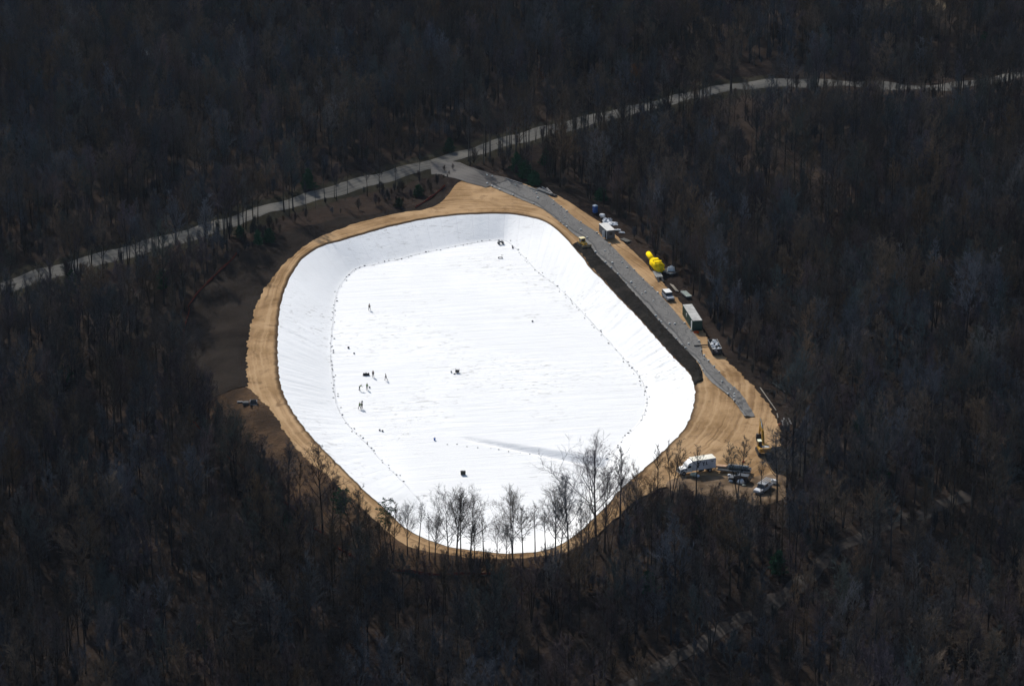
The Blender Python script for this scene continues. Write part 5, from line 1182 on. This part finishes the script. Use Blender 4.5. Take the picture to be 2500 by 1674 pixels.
# ------------------------------------------------------------------ orange silt fences
def silt_fence(pts, label, h=.7):
    c = catmull(np.array([GD(*p)[:2] for p in pts]), 6, False); d = np.concatenate([[0], np.cumsum(np.hypot(*np.diff(c, axis=0).T))]); s = np.arange(0, d[-1], .6)
    x, y = np.interp(s, d, c[:, 0]), np.interp(s, d, c[:, 1]); r = empty('silt_fence', (x[0], y[0], surf(x[0], y[0])), 0, label, 'fence'); V, F = [], []
    for i in range(len(s)):
        z = surf(x[i], y[i]) - r.location.z; o = .12 * math.sin(i * .9) + .1 * math.sin(i * 2.3); hh = h * (.75 + .25 * math.sin(i * .37 + 1)) 
        V += [(x[i] - x[0], y[i] - y[0], z - .05), (x[i] - x[0] + o, y[i] - y[0] + o * .4, z + hh * .5), (x[i] - x[0], y[i] - y[0] + .05 * o, z + hh)]
        if i: F += [(3 * i - 3, 3 * i, 3 * i + 1, 3 * i - 2), (3 * i - 2, 3 * i + 1, 3 * i + 2, 3 * i - 1)]
    fo = mesh_obj('fabric', V, F, C_('fence_orange', (.20, .045, .030), .7, .25, 1.0, dirt=(.08, .045, .04)), r); fo.modifiers.new('t', 'SOLIDIFY').thickness = .03
    for i in range(0, len(s), 5): MB().cyl((x[i] - x[0], y[i] - y[0], surf(x[i], y[i]) - r.location.z - .1), (x[i] - x[0], y[i] - y[0], surf(x[i], y[i]) - r.location.z + h + .15), .035, n=5).build('post', C_('post_wood', (.20, .15, .10), .8), r)
silt_fence([(545,577),(525,600),(500,622),(478,645),(458,664),(440,688),(431,700),(433,712),(426,735),(420,770),(417,800),(416,838)], 'long wavy orange silt fence between the dark topsoil and the wood on the left')
silt_fence([(1018,427),(1000,441),(980,457),(962,468),(948,477)], 'short orange silt fence on the scrub below the road junction')
silt_fence([(440,965),(475,1000),(505,1030),(545,1062),(600,1112),(650,1150)], 'orange silt fence at the foot of the brown bank, upper left stretch, among bare trunks')
silt_fence([(650,1150),(720,1210),(775,1255),(830,1290),(880,1306),(960,1312),(1060,1314),(1160,1312)], 'orange silt fence curving under the lowest end of the pit, behind bare trunks')

# ------------------------------------------------------------------ grey-roofed house far off
def house():
    r = empty('house', G(380, 146), R(28), 'grey-roofed house half hidden by trees in the far wood at the upper left', 'house'); w_ = C_('house_wall', (.22, .22, .21), .7, .15)
    MB().box((0, 0, 1.4), (7.5, 5.5, 2.8)).build('wall', w_, r); rf = MB(); rf.prism([(-3.1, 2.7), (0, 4.5), (3.1, 2.7), (3.1, 2.85), (0, 4.7), (-3.1, 2.85)], -4.1, 4.1); o = rf.build('roof', C_('house_roof', (.20, .22, .225), .6, .15, .5), r); o.rotation_euler[2] = math.pi / 2
    g = MB(); [g.prism([(-2.75, 2.8), (2.75, 2.8), (0, 4.5)], s * 3.7 - .03, s * 3.7 + .03) for s in (-1, 1)]; o2 = g.build('gable', w_, r); o2.rotation_euler[2] = math.pi / 2
    c = MB().box((1.5, .4, 4.6), (.6, .6, 1.3)).build('chimney', C_('chimney_brick', (.2, .09, .06), .8), o); c.rotation_euler[2] = 0
    for x in (-2.4, 0, 2.4):
        f = MB().box((x, -2.77, 1.5), (.95, .06, 1.1)).build('window', WHITE, r); MB().box((x, -2.81, 1.5), (.78, .03, .92)).build('pane', GLASS, f)
    d = MB().box((3.77, 0, 1.05), (.06, .95, 2.05)).build('door', DKMET, r); MB().box((3.82, .35, 1.0), (.05, .05, .12)).build('handle', GREY, d)
house()

# ------------------------------------------------------------------ people
SKIN = C_('skin', (.42, .25, .17), .6, .08)
def skin_mesh(name, verts, edges, radii, m, parent, sub=1):
    me = bpy.data.meshes.new(name); me.from_pydata([tuple(v) for v in verts], edges, []); o = bpy.data.objects.new(name, me); col.objects.link(o); o.parent = parent
    md = o.modifiers.new('skin', 'SKIN'); md.use_smooth_shade = True
    for i, rr_ in enumerate(radii):
        sv_ = me.skin_vertices[0].data[i]; sv_.radius = (rr_, rr_) if not isinstance(rr_, tuple) else rr_; sv_.use_root = (i == 0)
    me.materials.append(m); ss = o.modifiers.new('sub', 'SUBSURF'); ss.levels = sub; ss.render_levels = sub; return o
def limb_end(o, ang, L, side):      # rotation in the walking plane (x forward), angle from straight down
    return Vector((o[0] + math.sin(ang) * L, o[1] + side, o[2] - math.cos(ang) * L))
def person(p, rz, label, top, bottom, hat, legs=((0, 0), (0, 0)), arms=((.1, .3), (.1, .3)), lean=0.0, spread=.1):
    r = empty('person', p, rz, label, 'person')
    foot = []; th, sh = .43, .43; low = 9
    hip = Vector((0, 0, 0)); K = []
    for (a, b), s in zip(legs, (-1, 1)):
        h_ = Vector((0, s * .09, -.03)); k = limb_end(h_, a, th, s * spread * .5); f = limb_end(k, b, sh, s * spread * .3); K.append((h_, k, f)); low = min(low, f.z)
    z0 = -low + .09; hip.z = z0; ln = lambda d_, y=0: Vector((math.sin(lean) * d_, y, z0 + math.cos(lean) * d_))
    V = [hip, ln(.16), ln(.34), ln(.48), ln(.56), ln(.64) + Vector((.02, 0, 0)), ln(.74) + Vector((.03, 0, 0))]; RA = [.135, .12, .15, .10, .055, .09, .075]; E = [(0, 1), (1, 2), (2, 3), (3, 4), (4, 5), (5, 6)]
    V.append(ln(.65) + Vector((.125, 0, -.01))); RA.append(.018); E.append((5, 7))   # nose
    for s in (-1, 1): V.append(ln(.65, s * .10)); RA.append(.02); E.append((5, len(V) - 1))
    jac_v, jac_e, jac_r = [hip + Vector((0, 0, -.02)), ln(.16), ln(.34), ln(.47)], [(0, 1), (1, 2), (2, 3)], [.155, .14, .17, .12]
    tr_v, tr_e, tr_r = [hip + Vector((0, 0, .03))], [], [.15]
    bt = MB()
    for h_, k, f in K:
        h2, k2, f2 = h_ + Vector((0, 0, z0)), k + Vector((0, 0, z0)), f + Vector((0, 0, z0)); n = len(V); V += [h2, k2, f2, f2 + Vector((.14, 0, -.05))]; RA += [.085, .06, .045, .035]; E += [(0, n), (n, n + 1), (n + 1, n + 2), (n + 2, n + 3)]
        m_ = len(tr_v); tr_v += [h2, k2, f2 + Vector((0, 0, .06))]; tr_r += [.105, .08, .068]; tr_e += [(0, m_), (m_, m_ + 1), (m_ + 1, m_ + 2)]
        bt.blob(f2 + Vector((.05, 0, -.03)), (.15, .06, .06), 1, .03, 10, 6)
    for (a, b), s in zip(arms, (-1, 1)):
        s0 = ln(.45, s * .17); e_ = limb_end(s0, a, .29, s * .06); w_ = limb_end(e_, b, .25, 0); n = len(V); pd = (w_ - e_).normalized(); pl = w_ + pd * .08
        V += [s0, e_, w_, pl]; RA += [.06, .045, .032, .034]; E += [(3, n), (n, n + 1), (n + 1, n + 2), (n + 2, n + 3)]
        fw = Vector((1, 0, 0)) - pd * pd.x; fw = fw.normalized() if fw.length > .1 else Vector((0, 0, 1))
        for q_, (o_, l_) in enumerate([(-.03, .065), (-.01, .08), (.01, .075), (.03, .06)]):
            m2 = len(V); V += [pl + fw * o_ + pd * (l_ * .5), pl + fw * o_ + pd * l_ + Vector((0, -s * .02, 0))]; RA += [.009, .008]; E += [(n + 3, m2), (m2, m2 + 1)]
        m2 = len(V); V += [w_ + pd * .04 + fw * .045, w_ + pd * .08 + fw * .06]; RA += [.011, .009]; E += [(n + 2, m2), (m2, m2 + 1)]
        m3 = len(jac_v); jac_v += [s0, e_, w_ - pd * .03]; jac_r += [.08, .062, .05]; jac_e += [(3, m3), (m3, m3 + 1), (m3 + 1, m3 + 2)]
    skin_mesh('body', V, E, RA, SKIN, r); skin_mesh('jacket', jac_v, jac_e, jac_r, top, r); skin_mesh('trousers', tr_v, tr_e, tr_r, bottom, r); bt.build('boots', BLACKP, r, True)
    hc = ln(.72) + Vector((.025, 0, 0)); h_ = MB(); h_.blob(hc + Vector((0, 0, .02)), (.125, .11, .10), 1, .02, 14, 8); h_.cyl(hc + Vector((.03, 0, -.01)), hc + Vector((.03, 0, .0)), .15, n=14); h_.build('hard_hat', hat, r, True)
    return r
NAVY = C_('navy_cloth', (.03, .032, .045), .85, .2); DARKC = C_('dark_cloth', (.022, .022, .024), .85, .2); HIVIS = C_('green_vest', (.10, .26, .06), .7, .15); JEAN = C_('jeans', (.04, .05, .075), .85, .2); HATW = C_('hat_white', (.6, .6, .58), .4); HATD = C_('hat_dark', (.05, .05, .05), .5); SIT = .0
person(GL_(902, 757), R(70), 'worker in grey-brown walking alone on the liner, farthest of the workers', C_('greybrown_cloth', (.09, .08, .07), .85), DARKC, HATD, ((.25, .1), (-.2, -.35)), ((.3, .5), (-.2, .1)))
person(GL_(911, 920.5), R(-90), 'worker in black standing upright right beside the loaded sled', DARKC, DARKC, HATD, ((.02, 0), (-.02, 0)), ((.05, .2), (.05, .9)))
person(GL_(942.5, 928), R(180), 'dark-clothed worker striding left, farthest right of the group', NAVY, DARKC, HATD, ((.45, .2), (-.35, -.7)), ((-.4, -.1), (.4, .7)), .12)
person(GL_(878, 953), R(10), 'worker in a green vest bending forward with one arm out, left of the pair', HIVIS, JEAN, HATW, ((.1, 0), (-.15, -.2)), ((.9, 1.4), (.5, .8)), .75)
person(GL_(896, 951), R(-60), 'worker in a green vest standing, right of the pair', HIVIS, NAVY, HATW, ((.04, 0), (-.05, -.05)), ((.3, 1.0), (.3, .9)), .1)
person(GL_(878, 998), R(60), 'worker in a green vest walking, left of the lowest pair', HIVIS, DARKC, HATW, ((.35, .1), (-.3, -.5)), ((-.3, 0), (.4, .6)), .15)
person(GL_(883.5, 998), R(100), 'worker in dark clothes beside another in green, right of the lowest pair', C_('olive_cloth', (.06, .075, .04), .85), DARKC, HATD, ((.15, .05), (-.1, -.2)), ((.2, .5), (.1, .3)), .05)


# ------------------------------------------------------------------ air
hz = MB().box((0, 2400, 143), (5300, 7500, 320)).build('haze', None); m = bpy.data.materials.new('haze_air'); m.use_nodes = True; t = m.node_tree
t.nodes.remove(t.nodes['Principled BSDF']); pv = t.nodes.new('ShaderNodeVolumePrincipled'); pv.inputs['Color'].default_value = (.62, .78, 1, 1); pv.inputs['Density'].default_value = 0.000013; pv.inputs['Anisotropy'].default_value = .2
t.links.new(pv.outputs[0], t.nodes['Material Output'].inputs['Volume']); hz.data.materials.append(m); tag(hz, 'thin bluish air over the whole wood', 'haze', kind='stuff'); hz['kind'] = 'stuff'
sc.cycles.volume_bounces = 0
